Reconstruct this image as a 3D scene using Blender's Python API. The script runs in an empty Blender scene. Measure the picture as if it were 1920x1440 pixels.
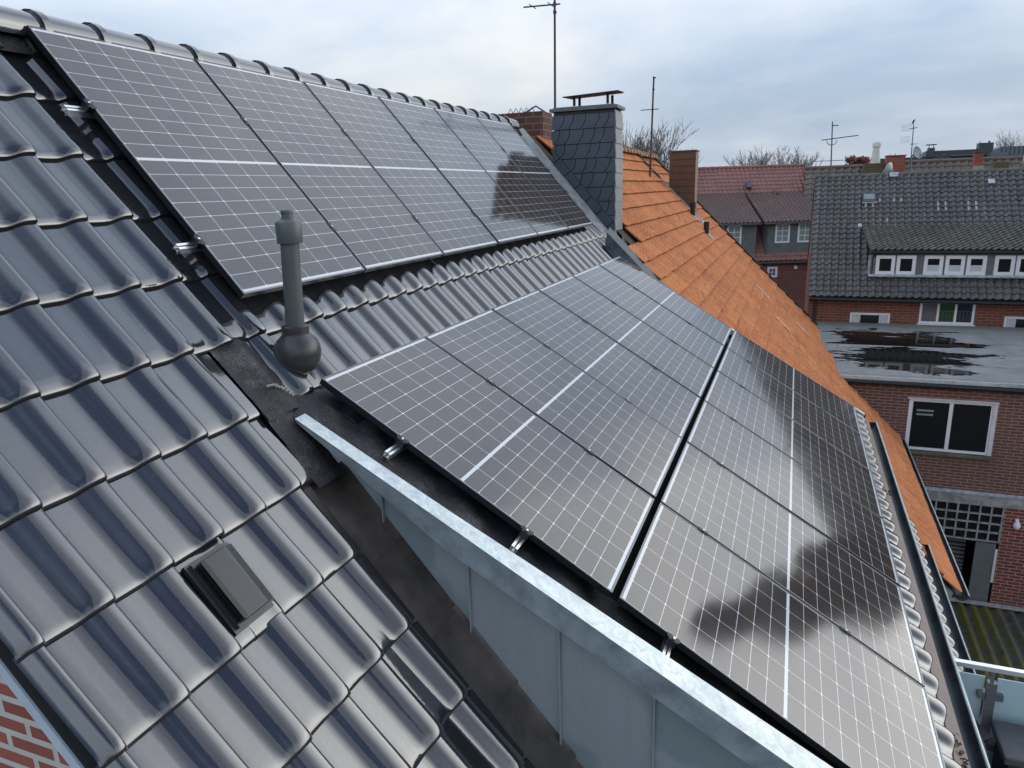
import bpy, math, random
from mathutils import Vector as V, Matrix
random.seed(7)
scene = bpy.context.scene
COL = scene.collection
rad = math.radians

# ------------------------------------------------------------------ helpers
def link(o): COL.objects.link(o); return o
def empty(name, loc=(0, 0, 0), parent=None):
    o = link(bpy.data.objects.new(name, None)); o.location = loc; o.empty_display_size = .2
    if parent: o.parent = parent
    return o
def tag(o, label=None, cat=None, group=None, kind=None):
    if label: o['label'] = label
    if cat: o['category'] = cat
    if group: o['group'] = group
    if kind: o['kind'] = kind
    return o
def thing(name, label, cat, loc=(0, 0, 0), group=None):
    return tag(empty(name, loc), label, cat, group)

class MB:
    """collects faces of one mesh; coordinates are world ones, build() subtracts the parent's place"""
    def __init__(s): s.v = []; s.f = []; s.uv = {}; s.sm = []; s.mi = []; s.cur = 0
    def face(s, pts, uv=None, smooth=False):
        i = len(s.v); s.v += [tuple(p) for p in pts]; s.f.append(tuple(range(i, i + len(pts))))
        if uv: s.uv[len(s.f) - 1] = uv
        s.sm.append(smooth); s.mi.append(s.cur); return s
    def grid(s, rows, smooth=True, close=False):
        i = len(s.v); n = len(rows[0])
        for r in rows: s.v += [tuple(p) for p in r]
        for a in range(len(rows) - 1):
            for b in range(n if close else n - 1):
                c = (b + 1) % n
                s.f.append((i + a * n + b, i + a * n + c, i + (a + 1) * n + c, i + (a + 1) * n + b)); s.sm.append(smooth); s.mi.append(s.cur)
        return s
    def obox(s, o, a, b, c):
        o, a, b, c = V(o), V(a), V(b), V(c)
        if a.cross(b).dot(c) < 0: a, b = b, a
        p = lambda i, j, k: o + a * i + b * j + c * k
        for q in (((0,0,0),(0,1,0),(1,1,0),(1,0,0)), ((0,0,1),(1,0,1),(1,1,1),(0,1,1)), ((0,0,0),(1,0,0),(1,0,1),(0,0,1)),
                  ((1,0,0),(1,1,0),(1,1,1),(1,0,1)), ((1,1,0),(0,1,0),(0,1,1),(1,1,1)), ((0,1,0),(0,0,0),(0,0,1),(0,1,1))):
            s.face([p(*t) for t in q])
        return s
    def box(s, lo, hi):
        return s.obox(lo, (hi[0]-lo[0],0,0), (0,hi[1]-lo[1],0), (0,0,hi[2]-lo[2]))
    def tube(s, pts, r, n=8, caps=True, smooth=True):
        pts = [V(p) for p in pts]; rs = r if isinstance(r, (list, tuple)) else [r] * len(pts); rows = []
        for k, p in enumerate(pts):
            t = (pts[min(k + 1, len(pts) - 1)] - pts[max(k - 1, 0)]).normalized()
            u = t.cross(V((0, 0, 1))) if abs(t.z) < .95 else t.cross(V((0, 1, 0)))
            u.normalize(); w = t.cross(u)
            rows.append([p + (u * math.cos(2*math.pi*j/n) + w * math.sin(2*math.pi*j/n)) * rs[k] for j in range(n)])
        s.grid(rows, smooth, True)
        if caps: s.face(rows[0]); s.face(rows[-1][::-1])
        return s
    def lathe(s, o, prof, n=24, axis=(0, 0, 1)):
        o = V(o); ax = V(axis).normalized(); u = ax.orthogonal().normalized(); w = ax.cross(u)
        cut = [0] + [k for k in range(1, len(prof) - 1) if abs(math.atan2(prof[k][1] - prof[k-1][1], prof[k][0] - prof[k-1][0]) - math.atan2(prof[k+1][1] - prof[k][1], prof[k+1][0] - prof[k][0])) > .75] + [len(prof) - 1]
        for a, b in zip(cut, cut[1:]):
            s.grid([[o + ax * z + (u * math.cos(2*math.pi*j/n) + w * math.sin(2*math.pi*j/n)) * r for j in range(n)] for r, z in prof[a:b + 1]], True, True)
        return s
    def prism(s, poly, vec):
        vec = V(vec); p = [V(q) for q in poly]; n = len(p)
        nn = V((0, 0, 0))
        for k in range(n): nn += p[k].cross(p[(k + 1) % n])
        if nn.dot(vec) < 0: p = p[::-1]
        s.face([q + vec for q in p]); s.face(p[::-1])
        for k in range(n): s.face([p[k], p[(k + 1) % n], p[(k + 1) % n] + vec, p[k] + vec])
        return s
    def build(s, name, mat, parent=None, loc=None):
        me = bpy.data.meshes.new(name)
        base = V((0, 0, 0)); o = parent
        while o is not None: base += o.location; o = o.parent
        l = V(loc) - base if loc is not None else V((0, 0, 0))
        org = base + l
        me.from_pydata([tuple(V(p) - org) for p in s.v], [], s.f)
        me.polygons.foreach_set('use_smooth', s.sm)
        uvl = me.uv_layers.new(name='UVMap'); Z = V((0, 0, 1))
        for p in me.polygons:
            if p.index in s.uv:
                for li, q in zip(p.loop_indices, s.uv[p.index]): uvl.data[li].uv = q
            else:
                n = p.normal
                t = V((1, 0, 0)) if abs(n.z) > .98 else Z.cross(n).normalized()
                b = n.cross(t)
                for li, vi in zip(p.loop_indices, p.vertices):
                    q = V(s.v[vi]); uvl.data[li].uv = (q.dot(t), q.dot(b))
        for q in (mat if isinstance(mat, list) else [mat]): me.materials.append(q)
        me.polygons.foreach_set('material_index', s.mi); me.validate()
        ob = link(bpy.data.objects.new(name, me)); ob.location = l
        if parent: ob.parent = parent
        return ob
def weld(o, d=1e-5):
    import bmesh
    b = bmesh.new(); b.from_mesh(o.data); bmesh.ops.remove_doubles(b, verts=b.verts, dist=d); b.to_mesh(o.data); b.free(); return o

# ------------------------------------------------------------------ materials
class NT:
    def __init__(s, name):
        s.m = bpy.data.materials.new(name); s.m.use_nodes = True; s.t = s.m.node_tree; s.t.nodes.clear()
        s.out = s.t.nodes.new('ShaderNodeOutputMaterial'); s.b = s.n('ShaderNodeBsdfPrincipled'); s.l(s.b.outputs[0], s.out.inputs[0])
    def n(s, k, **kw):
        x = s.t.nodes.new(k)
        for a, b in kw.items(): setattr(x, a, b)
        return x
    def l(s, a, b): s.t.links.new(a, b)
    def put(s, sock, v):
        if isinstance(v, bpy.types.NodeSocket): s.l(v, sock)
        else: sock.default_value = v
    def math(s, op, a, b=0.0, c=None, clamp=False):
        x = s.n('ShaderNodeMath', operation=op); x.use_clamp = clamp
        s.put(x.inputs[0], a); s.put(x.inputs[1], b)
        if c is not None: s.put(x.inputs[2], c)
        return x.outputs[0]
    def pos(s): return s.n('ShaderNodeNewGeometry').outputs['Position']
    def uvm(s): return s.n('ShaderNodeTexCoord').outputs['UV']
    def map(s, v, scale=(1, 1, 1), loc=(0, 0, 0), rot=(0, 0, 0)):
        x = s.n('ShaderNodeMapping'); s.l(v, x.inputs[0]); x.inputs['Scale'].default_value = scale; x.inputs['Location'].default_value = loc; x.inputs['Rotation'].default_value = rot
        return x.outputs[0]
    def noise(s, v, scale=5, detail=4, rough=.55, dist=0):
        x = s.n('ShaderNodeTexNoise'); s.l(v, x.inputs['Vector']); x.inputs['Scale'].default_value = scale; x.inputs['Detail'].default_value = detail
        x.inputs['Roughness'].default_value = rough; x.inputs['Distortion'].default_value = dist; return x.outputs['Fac']
    def ramp(s, f, stops):
        x = s.n('ShaderNodeValToRGB'); s.l(f, x.inputs[0]); e = x.color_ramp.elements
        while len(e) < len(stops): e.new(.5)
        for k, (p, c) in enumerate(stops):
            e[k].position = p; e[k].color = (c, c, c, 1) if isinstance(c, (int, float)) else (*c, 1)
        return x.outputs[0]
    def mix(s, f, a, b, blend='MIX'):
        x = s.n('ShaderNodeMix', data_type='RGBA', blend_type=blend); s.put(x.inputs[0], f)
        for k, q in ((6, a), (7, b)):
            s.put(x.inputs[k], (*q, 1) if isinstance(q, tuple) and len(q) == 3 else q)
        return x.outputs[2]
    def bump(s, h, strength=.3, dist=.01):
        x = s.n('ShaderNodeBump'); s.l(h, x.inputs['Height']); x.inputs['Strength'].default_value = strength; x.inputs['Distance'].default_value = dist
        s.l(x.outputs[0], s.b.inputs['Normal'])
    def set(s, col=None, rough=None, metal=None, ior=None, spec=None, **kw):
        if col is not None: s.put(s.b.inputs['Base Color'], (*col, 1) if isinstance(col, tuple) and len(col) == 3 else col)
        if rough is not None: s.put(s.b.inputs['Roughness'], rough)
        if metal is not None: s.put(s.b.inputs['Metallic'], metal)
        if ior is not None: s.b.inputs['IOR'].default_value = ior
        if spec is not None: s.b.inputs['Specular IOR Level'].default_value = spec
        for k, q in kw.items(): s.put(s.b.inputs[k], q)
        return s.m
def simple(name, c, rough=.5, metal=0., var=.25, scale=4., bump=0., bscale=60., ior=1.5, fine=0.):
    t = NT(name); p = t.pos()
    lo = tuple(x * (1 - var) for x in c); hi = tuple(min(1, x * (1 + var)) for x in c)
    f = t.noise(p, scale, 6, .6)
    col = t.mix(t.ramp(f, [(.3, 0.), (.7, 1.)]), lo, hi)
    if fine: col = t.mix(fine, col, t.mix(t.noise(p, scale * 14, 3), (.0, .0, .0), (1., 1., 1.)), 'OVERLAY')
    t.set(col, t.math('MULTIPLY_ADD', f, .3 * rough, rough * .85), metal, ior)
    if bump: t.bump(t.noise(p, bscale, 4), bump, .006)
    return t.m

def brick(name, c1, c2, mortar, bw=.22, bh=.067, ms=.011, rough=.85, bump=.6):
    t = NT(name); uv = t.uvm()
    x = t.n('ShaderNodeTexBrick'); t.l(t.map(uv), x.inputs['Vector']); x.offset = .5
    x.inputs['Scale'].default_value = 1; x.inputs['Brick Width'].default_value = bw; x.inputs['Row Height'].default_value = bh
    x.inputs['Mortar Size'].default_value = ms; x.inputs['Mortar Smooth'].default_value = .15; x.inputs['Bias'].default_value = 0.
    x.inputs['Color1'].default_value = (*c1, 1); x.inputs['Color2'].default_value = (*c2, 1); x.inputs['Mortar'].default_value = (*mortar, 1)
    n = t.noise(t.pos(), 9, 6, .7); col = t.mix(.5, x.outputs['Color'], t.mix(n, (.25, .25, .25), (.78, .75, .73)), 'OVERLAY')
    n2 = t.noise(t.pos(), .7, 5, .6); col = t.mix(t.ramp(n2, [(.45, 0.), (.75, .45)]), col, (.09, .07, .06))
    t.set(col, rough); h = t.math('ADD', t.math('MULTIPLY', x.outputs['Fac'], -1.), t.math('MULTIPLY', n, .4)); t.bump(h, bump, .008); return t.m

def glossy_tile():
    t = NT('glazed_anthracite_tile'); p = t.pos()
    n = t.noise(p, 3.2, 5, .6); f = t.noise(p, 130, 3, .6)
    drops = t.ramp(t.noise(p, 22, 6, .75), [(.60, 0.), (.72, 1.)])
    rough = t.math('ADD', t.math('MULTIPLY_ADD', n, .06, .055), t.math('MULTIPLY', drops, .07))
    col = t.mix(n, (.014, .016, .019), (.026, .028, .033)); col = t.mix(t.math('MULTIPLY', drops, .35), col, (.085, .085, .083))
    t.set(col, rough, 0., 2.2); t.bump(t.math('ADD', t.noise(p, 16, 3), t.math('MULTIPLY', f, .05)), .05, .01)
    return t.m

def panel_cells(pw, ph):
    t = NT('monocrystalline_cells'); uv = t.n('ShaderNodeSeparateXYZ'); t.l(t.uvm(), uv.inputs[0]); u, v = uv.outputs[0], uv.outputs[1]
    mu, mv, cg = .015, .028, .016
    cu = (pw - 2 * mu) / 6; half = (ph - 2 * mv - cg) / 2; cv = half / 9
    uu = t.math('SUBTRACT', u, mu); v0 = t.math('SUBTRACT', v, mv)
    second = t.math('GREATER_THAN', v0, half + cg / 2)
    vv = t.math('SUBTRACT', v0, t.math('MULTIPLY', second, cg))
    cen = t.math('LESS_THAN', t.math('ABSOLUTE', t.math('SUBTRACT', v0, half + cg / 2)), cg / 2)
    def dist(x, c): return t.math('MULTIPLY', t.math('ABSOLUTE', t.math('SUBTRACT', t.math('FRACT', t.math('ADD', t.math('DIVIDE', x, c), .5)), .5)), c)
    du, dv = dist(uu, cu), dist(vv, cv)
    line = t.math('MAXIMUM', t.math('LESS_THAN', du, .0015), t.math('LESS_THAN', dv, .0014))
    dia = t.math('LESS_THAN', t.math('ADD', du, dv), .0085)
    def outside(x, lo, hi): return t.math('MAXIMUM', t.math('LESS_THAN', x, lo), t.math('GREATER_THAN', x, hi))
    edge = t.math('MAXIMUM', outside(u, mu, pw - mu), outside(v, mv, ph - mv))
    white = t.math('MAXIMUM', t.math('MAXIMUM', line, dia), t.math('MAXIMUM', edge, cen))
    bus = t.math('LESS_THAN', dist(uu, cu / 11), .0011)
    rnd = t.n('ShaderNodeObjectInfo').outputs['Random']
    comb = t.n('ShaderNodeCombineXYZ'); t.l(t.math('FLOOR', t.math('DIVIDE', uu, cu)), comb.inputs[0]); t.l(t.math('FLOOR', t.math('DIVIDE', vv, cv)), comb.inputs[1]); t.l(t.math('MULTIPLY', rnd, 97.), comb.inputs[2])
    wn = t.n('ShaderNodeTexWhiteNoise', noise_dimensions='3D'); t.l(comb.outputs[0], wn.inputs['Vector'])
    cell = t.mix(wn.outputs['Value'], (.043, .030, .024), (.032, .027, .029))
    cell = t.mix(t.math('MULTIPLY', rnd, .6), cell, (.052, .038, .031))
    cell = t.mix(t.math('MULTIPLY', bus, .6), cell, (.15, .145, .15))
    dirt = t.ramp(t.noise(t.pos(), 1.6, 6, .65), [(.35, 0.), (.8, 1.)])
    cell = t.mix(t.math('MULTIPLY', dirt, .05), cell, (.4, .39, .37))
    col = t.mix(white, cell, (.64, .65, .66))
    t.set(col, t.math('MULTIPLY_ADD', dirt, .05, .07), 0., 1.72)
    t.b.inputs['Coat Weight'].default_value = .0
    return t.m

MT = {}
MT['tile'] = glossy_tile()
MT['tileedge'] = simple('dark_tile_edge_shade', (.030, .026, .022), .75, 0., .4, 20)  # dark tile fronts; along the joints it paints in the gap shade
MT['underlay'] = simple('black_underlay', (.006, .006, .007), .8)
MT['frame'] = simple('black_anodised_frame', (.012, .012, .014), .38, 0., .1)
MT['frametop'] = simple('satin_frame_lip', (.16, .165, .175), .35, .85, .06)
MT['back'] = simple('panel_backsheet', (.01, .01, .011), .6)
MT['alu'] = simple('mill_aluminium', (.78, .78, .77), .3, .9, .08, 12)
MT['clamp'] = simple('black_clamp', (.015, .015, .017), .4, .3)
MT['steel'] = simple('stainless_bolt', (.6, .6, .6), .25, 1.)
def zinc():
    t = NT('galvanised_zinc'); p = t.pos(); n = t.noise(p, 16, 5, .65, 1.2); m = t.noise(p, 2.2, 5, .6)
    vor = t.n('ShaderNodeTexVoronoi'); t.l(p, vor.inputs['Vector']); vor.inputs['Scale'].default_value = 60
    col = t.mix(t.ramp(n, [(.36, 0.), (.64, 1.)]), (.48, .54, .55), (.72, .75, .73)); col = t.mix(.18, col, vor.outputs['Color'], 'SOFT_LIGHT')
    col = t.mix(t.ramp(m, [(.5, 0.), (.72, .5)]), col, (.25, .30, .32))
    t.set(col, t.math('MULTIPLY_ADD', n, .2, .36), .55); t.bump(n, .12, .004); return t.m
MT['zinc'] = zinc()
MT['zincdrip'] = simple('shaded_zinc_drip', (.30, .355, .38), .5, .25, .30, 9)  # darker than the top sheet: shade on the side-facing drip put into the colour
def zinc_wall():
    t = NT('weathered_zinc_sheet'); p = t.pos(); m = t.noise(t.map(p, (1, 1, .8)), 1.7, 2, .4, .3); n = t.noise(p, 26, 5, .6)
    stain = t.ramp(m, [(.50, 0.), (.53, 1.)])
    col = t.mix(stain, (.37, .41, .43), (.27, .335, .35)); col = t.mix(.16, col, t.mix(n, (.2, .2, .2), (.8, .8, .8)), 'OVERLAY')
    streak = t.noise(t.map(p, (7, 7, .7)), 3, 4); col = t.mix(t.ramp(streak, [(.55, 0.), (.8, .35)]), col, (.30, .33, .34))
    t.set(col, t.math('MULTIPLY_ADD', n, .15, .42), .25); t.bump(t.noise(p, 2.5, 2), .15, .03); return t.m
MT['zincwall'] = zinc_wall()
MT['zincdark'] = simple('dark_gutter_zinc', (.045, .055, .062), .42, .35, .5, 5, .15, 20)
MT['zincrim'] = simple('gutter_rim_zinc', (.40, .46, .46), .4, .5, .2, 8)
MT['trimwhite'] = simple('pale_coated_verge_trim', (.52, .60, .66), .45, 0., .12, 8)
MT['lead'] = simple('brown_valley_metal', (.088, .072, .062), .34, .12, .5, 5, .25, 30, 1.6)
MT['leadblack'] = simple('black_valley_fold', (.008, .008, .009), .45, 0., .3, 8, .2, 30)
MT['mortar'] = simple('grey_lead_flashing', (.36, .37, .36), .7, 0., .35, 9, .8, 40)
MT['brownflash'] = simple('brown_eave_flashing', (.20, .145, .125), .55, 0., .2, 6)
def membrane():
    t = NT('woven_roof_membrane'); p = t.pos()
    w = t.noise(t.map(p, (1, 2.2, 1), (0, 0, 0), (.3, .4, .8)), 95, 3, .7); n = t.noise(p, 5, 6, .65)
    dust = t.ramp(n, [(.50, 0.), (.72, .7)])
    col = t.mix(t.ramp(w, [(.40, 0.), (.60, 1.)]), (.003, .003, .004), (.036, .037, .040)); col = t.mix(dust, col, t.mix(t.ramp(w, [(.40, 0.), (.60, 1.)]), (.012, .012, .011), (.24, .235, .22)))
    t.set(col, .5); t.bump(t.math('ADD', w, t.math('MULTIPLY', n, 1.5)), .7, .008); return t.m
MT['membrane'] = membrane()
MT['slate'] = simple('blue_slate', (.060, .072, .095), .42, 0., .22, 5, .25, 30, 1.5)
MT['slateside'] = simple('lit_slate_side', (.22, .235, .235), .5, 0., .2, 6, .2, 30)  # paler than the front slates: light on this side put into the colour
MT['black'] = simple('black_painted_metal', (.010, .010, .011), .55, 0.)
MT['pipe'] = simple('grey_pvc', (.098, .112, .113), .42, 0., .14, 5, .05, 60)
MT['pipedark'] = simple('dark_pvc_bend', (.055, .053, .055), .32, 0., .2, 5)
MT['vent'] = simple('anthracite_vent_plastic', (.035, .038, .042), .38, 0., .12, 9, .04, 200, 1.6)
MT['gable'] = brick('red_gable_brick', (.36, .105, .075), (.25, .075, .058), (.58, .55, .50), .215, .0675, .013)
MT['annexbrick'] = brick('brown_annex_brick', (.17, .075, .058), (.125, .055, .045), (.30, .215, .17), .25, .069, .010)
MT['redbrick'] = brick('deep_red_brick', (.23, .045, .035), (.15, .032, .028), (.34, .24, .19), .24, .078, .011)
MT['housebrick'] = brick('house_brick', (.24, .072, .045), (.17, .055, .038), (.26, .17, .13), .24, .075, .009)
MT['farbrick'] = brick('far_red_brick', (.26, .075, .055), (.17, .05, .04), (.22, .13, .10), .3, .1, .01)
MT['chimbrick'] = brick('old_chimney_brick', (.16, .048, .030), (.075, .035, .025), (.16, .13, .10), .24, .098, .012)
MT['redchim'] = brick('red_chimney_brick', (.34, .085, .05), (.25, .06, .04), (.28, .15, .10), .24, .09, .01)
MT['mossbrick'] = brick('mossy_brick', (.10, .085, .035), (.12, .06, .04), (.14, .13, .06), .24, .09, .012)
MT['white'] = simple('white_upvc', (.78, .79, .80), .35, 0., .05, 3)
MT['oldwhite'] = simple('aged_white_paint', (.66, .65, .62), .5, 0., .12, 6)
def glass(name, c, rough=.03):
    t = NT(name); n = t.noise(t.pos(), 2.3, 3); t.set(t.mix(n, tuple(x * .6 for x in c), c), rough, 0., 1.5); return t.m
MT['glass'] = glass('dark_window_glass', (.012, .014, .016))
MT['glassgreen'] = glass('green_glass', (.02, .09, .03))  # green base colour of one pane
MT['glassblue'] = glass('blue_glass', (.02, .035, .06))
MT['glassgrey'] = glass('curtained_glass', (.17, .16, .18))
MT['glasspale'] = glass('pale_glass', (.33, .38, .37))
MT['curtain'] = simple('white_net_curtain', (.55, .57, .60), .9, 0., .15, 30)
MT['wood'] = simple('dark_room', (.010, .010, .010), .9)
def orange():
    t = NT('orange_ribbed_clay'); uv = t.uvm(); p = t.pos()
    su = t.n('ShaderNodeSeparateXYZ'); t.l(uv, su.inputs[0]); cb = t.n('ShaderNodeCombineXYZ')
    t.l(t.math('FLOOR', t.math('DIVIDE', t.math('SUBTRACT', su.outputs[0], 7.248), .28)), cb.inputs[0]); t.l(t.math('FLOOR', t.math('DIVIDE', t.math('ADD', su.outputs[1], 20.06), .326)), cb.inputs[1])
    wn = t.n('ShaderNodeTexWhiteNoise', noise_dimensions='2D'); t.l(cb.outputs[0], wn.inputs['Vector']); tile = t.n('ShaderNodeSeparateColor'); t.l(wn.outputs['Color'], tile.inputs[0])
    col = t.mix(tile.outputs[0], (.62, .195, .058), (.80, .30, .105))
    col = t.mix(t.ramp(t.noise(p, 1.3, 6, .7), [(.42, 0.), (.72, .5)]), col, (.42, .115, .045))
    st = t.noise(t.map(uv, (17.857, .9, 1)), 1., 1, .3); pt = t.noise(p, .9, 4, .6)
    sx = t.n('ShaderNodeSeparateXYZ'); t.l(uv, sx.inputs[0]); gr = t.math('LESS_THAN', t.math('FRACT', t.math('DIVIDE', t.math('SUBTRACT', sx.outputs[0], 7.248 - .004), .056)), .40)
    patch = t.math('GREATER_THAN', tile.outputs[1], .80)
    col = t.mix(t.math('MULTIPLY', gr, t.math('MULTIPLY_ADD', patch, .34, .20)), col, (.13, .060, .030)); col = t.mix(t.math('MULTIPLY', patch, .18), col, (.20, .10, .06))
    col = t.mix(t.math('MULTIPLY', t.ramp(st, [(.58, 0.), (.72, .7)]), t.ramp(pt, [(.46, .0), (.62, 1.)])), col, (.10, .055, .030))
    li = t.ramp(t.noise(p, 9, 6, .8), [(.66, 0.), (.76, .55)]); col = t.mix(li, col, (.16, .12, .07))
    t.set(col, .8); t.bump(t.noise(p, 60, 3), .08, .004); return t.m
MT['orange'] = orange()
MT['orangeold'] = simple('lichen_ridge_clay', (.33, .20, .11), .9, 0., .5, 14, .6, 40)
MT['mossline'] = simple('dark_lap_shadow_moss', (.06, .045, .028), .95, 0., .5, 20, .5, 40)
def tilemat(name, a, b, stain, rough=.7, pale=None, ps=(.62, .72)):
    t = NT(name); p = t.pos(); vor = t.n('ShaderNodeTexVoronoi'); t.l(t.map(t.uvm(), (5, 5, 1)), vor.inputs['Vector']); vor.inputs['Scale'].default_value = 1
    s = t.n('ShaderNodeSeparateColor'); t.l(vor.outputs['Color'], s.inputs[0])
    col = t.mix(s.outputs[0], a, b); col = t.mix(t.ramp(t.noise(p, 1.1, 6, .7), [(.42, 0.), (.75, .7)]), col, stain)
    if pale: col = t.mix(t.ramp(t.noise(p, 5, 6, .75), [(ps[0], 0.), (ps[1], .6)]), col, pale)
    t.set(col, rough); t.bump(t.noise(p, 40, 4), .2, .005); return t.m
MT['darktile'] = tilemat('weathered_black_pantile', (.060, .058, .056), (.150, .143, .135), (.045, .044, .040), .55, (.21, .20, .18))
MT['mosstile'] = tilemat('lichened_dormer_pantile', (.075, .072, .062), (.125, .12, .10), (.05, .05, .035), .65, (.24, .23, .18), (.52, .66))
MT['paletile'] = simple('repaired_pale_pantile', (.34, .33, .31), .6, 0., .3, 12)
MT['redtile'] = tilemat('dull_red_pantile', (.24, .100, .080), (.33, .150, .125), (.15, .08, .065), .6)
MT['browntile'] = tilemat('brown_dormer_pantile', (.115, .068, .056), (.17, .10, .085), (.08, .055, .045), .6)
MT['beigetile'] = tilemat('brown_grey_pantile', (.115, .083, .066), (.165, .125, .10), (.09, .075, .055), .7)
MT['brownclad'] = simple('brown_fibre_cladding', (.105, .048, .024), .65, 0., .22, 5, .2, 40)
MT['brownside'] = simple('brown_cladding_side', (.24, .15, .10), .65, 0., .15, 5)
MT['greyclad'] = simple('grey_slate_cladding', (.135, .145, .140), .6, 0., .25, 10, .2, 30)
MT['greenclad'] = simple('grey_green_cladding', (.22, .25, .25), .6, 0., .2, 8)
MT['plaster'] = simple('red_brown_gable_render', (.215, .085, .060), .85, 0., .15, 3)
MT['concrete'] = simple('weathered_concrete', (.30, .295, .28), .85, 0., .45, 5, .5, 30)
MT['palefloor'] = simple('pale_balcony_slabs', (.50, .50, .49), .8, 0., .15, 5)
MT['paintblue'] = simple('flaking_blue_grey_paint', (.40, .44, .48), .7, 0., .4, 9, .4, 40)
MT['sill'] = simple('mossy_stone_sill', (.13, .12, .085), .9, 0., .4, 8, .4, 40)
MT['metalgrey'] = simple('grey_coated_steel', (.20, .215, .22), .4, .4, .12, 8)
MT['rail'] = simple('brushed_steel_rail', (.70, .71, .72), .28, .9, .05, 8)
MT['rust'] = simple('rusty_mast', (.085, .045, .040), .6, .3, .3, 6)
MT['galv'] = simple('grey_mast', (.13, .13, .14), .5, .5, .2, 6)
MT['bark'] = simple('grey_bark', (.14, .12, .105), .9, 0., .3, 3)
MT['twig'] = simple('bare_twigs', (.19, .17, .155), .9, 0., .25, 3)
MT['rusttwig'] = simple('russet_leaves', (.22, .085, .060), .9, 0., .4, 3)
MT['needle'] = simple('dark_needles', (.012, .020, .012), .9, 0., .5, 6)
MT['dish'] = simple('dish_grey', (.42, .45, .45), .5, 0., .08, 6)
MT['modern'] = simple('anthracite_standing_seam', (.055, .062, .075), .5, .2, .15, 3)
MT['modernlight'] = simple('blue_grey_sheet', (.14, .16, .19), .5, .2, .1, 3)
MT['boxtop'] = simple('dark_grey_lid', (.075, .078, .080), .5, 0., .15, 14, .08, 160)
MT['ground'] = simple('courtyard_ground', (.055, .052, .048), .9, 0., .4, 1, .3, 20)
MT['pot'] = simple('cream_clay_pot', (.62, .60, .52), .7, 0., .1, 5)
MT['litter'] = simple('brown_leaf_litter', (.10, .055, .030), .95, 0., .6, 40)
MT['sealant'] = simple('cracked_sealant', (.36, .33, .28), .8, 0., .3, 30)
def frosted():
    t = NT('frosted_balcony_glass'); n = t.noise(t.pos(), 1.4, 3); t.set(t.mix(n, (.44, .60, .62), (.52, .66, .67)), .28, 0., 1.5); return t.m
MT['frosted'] = frosted()
def felt():
    t = NT('wet_roofing_felt'); p = t.pos(); s = t.n('ShaderNodeSeparateXYZ'); t.l(p, s.inputs[0])
    n = t.noise(t.map(p, (.55, 1.7, 1)), 1.5, 9, .66, .3)
    fx = t.math('SUBTRACT', 1., t.math('ABSOLUTE', t.math('DIVIDE', t.math('SUBTRACT', s.outputs[0], 6.25), 2.5)))
    fy = t.math('SUBTRACT', 1., t.math('POWER', t.math('ABSOLUTE', t.math('DIVIDE', t.math('SUBTRACT', s.outputs[1], 15.95), 2.0)), 4.))
    band = t.math('MULTIPLY', t.math('SUBTRACT', 1., t.math('MULTIPLY', t.math('LESS_THAN', t.math('ABSOLUTE', t.math('SUBTRACT', s.outputs[1], 16.15)), .13), .45)), 1.)
    k = t.math('MULTIPLY', t.math('MULTIPLY_ADD', fx, .52, t.math('MULTIPLY_ADD', fy, .22, -.10)), band)
    wet = t.ramp(t.math('ADD', t.math('MULTIPLY', t.math('SUBTRACT', n, .5), 1.5), t.math('MINIMUM', k, t.math('MULTIPLY', fy, .6))), [(.325, 0.), (.35, 1.)])
    g = t.noise(p, 2.2, 6, .65); dry = t.mix(t.ramp(g, [(.3, 0.), (.7, 1.)]), (.185, .192, .186), (.285, .29, .28))
    gr = t.ramp(t.math('SUBTRACT', s.outputs[1], 17.4), [(0., 0.), (.75, .6)]); dry = t.mix(gr, dry, (.17, .185, .13))
    seam = t.math('LESS_THAN', t.math('FRACT', t.math('DIVIDE', s.outputs[1], .88)), .03); dry = t.mix(t.math('MULTIPLY', seam, .55), dry, (.06, .06, .06))
    col = t.mix(wet, dry, (.012, .011, .010)); t.set(col, t.math('MULTIPLY_ADD', wet, -.66, .70), 0., 1.45)
    x = t.n('ShaderNodeBump'); t.l(t.math('MULTIPLY', t.noise(p, 30, 4), t.math('SUBTRACT', 1., wet)), x.inputs['Height']); x.inputs['Strength'].default_value = .25; x.inputs['Distance'].default_value = .01; t.l(x.outputs[0], t.b.inputs['Normal'])
    return t.m
MT['felt'] = felt()
def corr():
    t = NT('mossy_fibre_cement'); p = t.pos(); s = t.n('ShaderNodeSeparateXYZ'); t.l(p, s.inputs[0])
    moss = t.math('MULTIPLY', t.ramp(t.noise(p, 3.2, 7, .7), [(.40, 0.), (.52, 1.)]), t.math('SUBTRACT', 1., t.math('MULTIPLY', t.math('SUBTRACT', s.outputs[0], 8.25), 1.8), clamp=True), clamp=True)
    w = t.math('FRACT', t.math('DIVIDE', s.outputs[0], .24)); val = t.math('LESS_THAN', t.math('ABSOLUTE', t.math('SUBTRACT', w, .5)), .36)
    g = t.noise(p, 5, 6, .7); col = t.mix(t.ramp(g, [(.3, 0.), (.7, 1.)]), (.055, .048, .040), (.15, .135, .12))
    col = t.mix(t.math('MULTIPLY', t.math('MULTIPLY', moss, val), .92), col, t.mix(t.noise(p, 24, 5), (.045, .055, .006), (.24, .25, .03)))
    t.set(col, .9); t.bump(t.noise(p, 24, 5), .6, .03); return t.m
MT['corr'] = corr()

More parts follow.
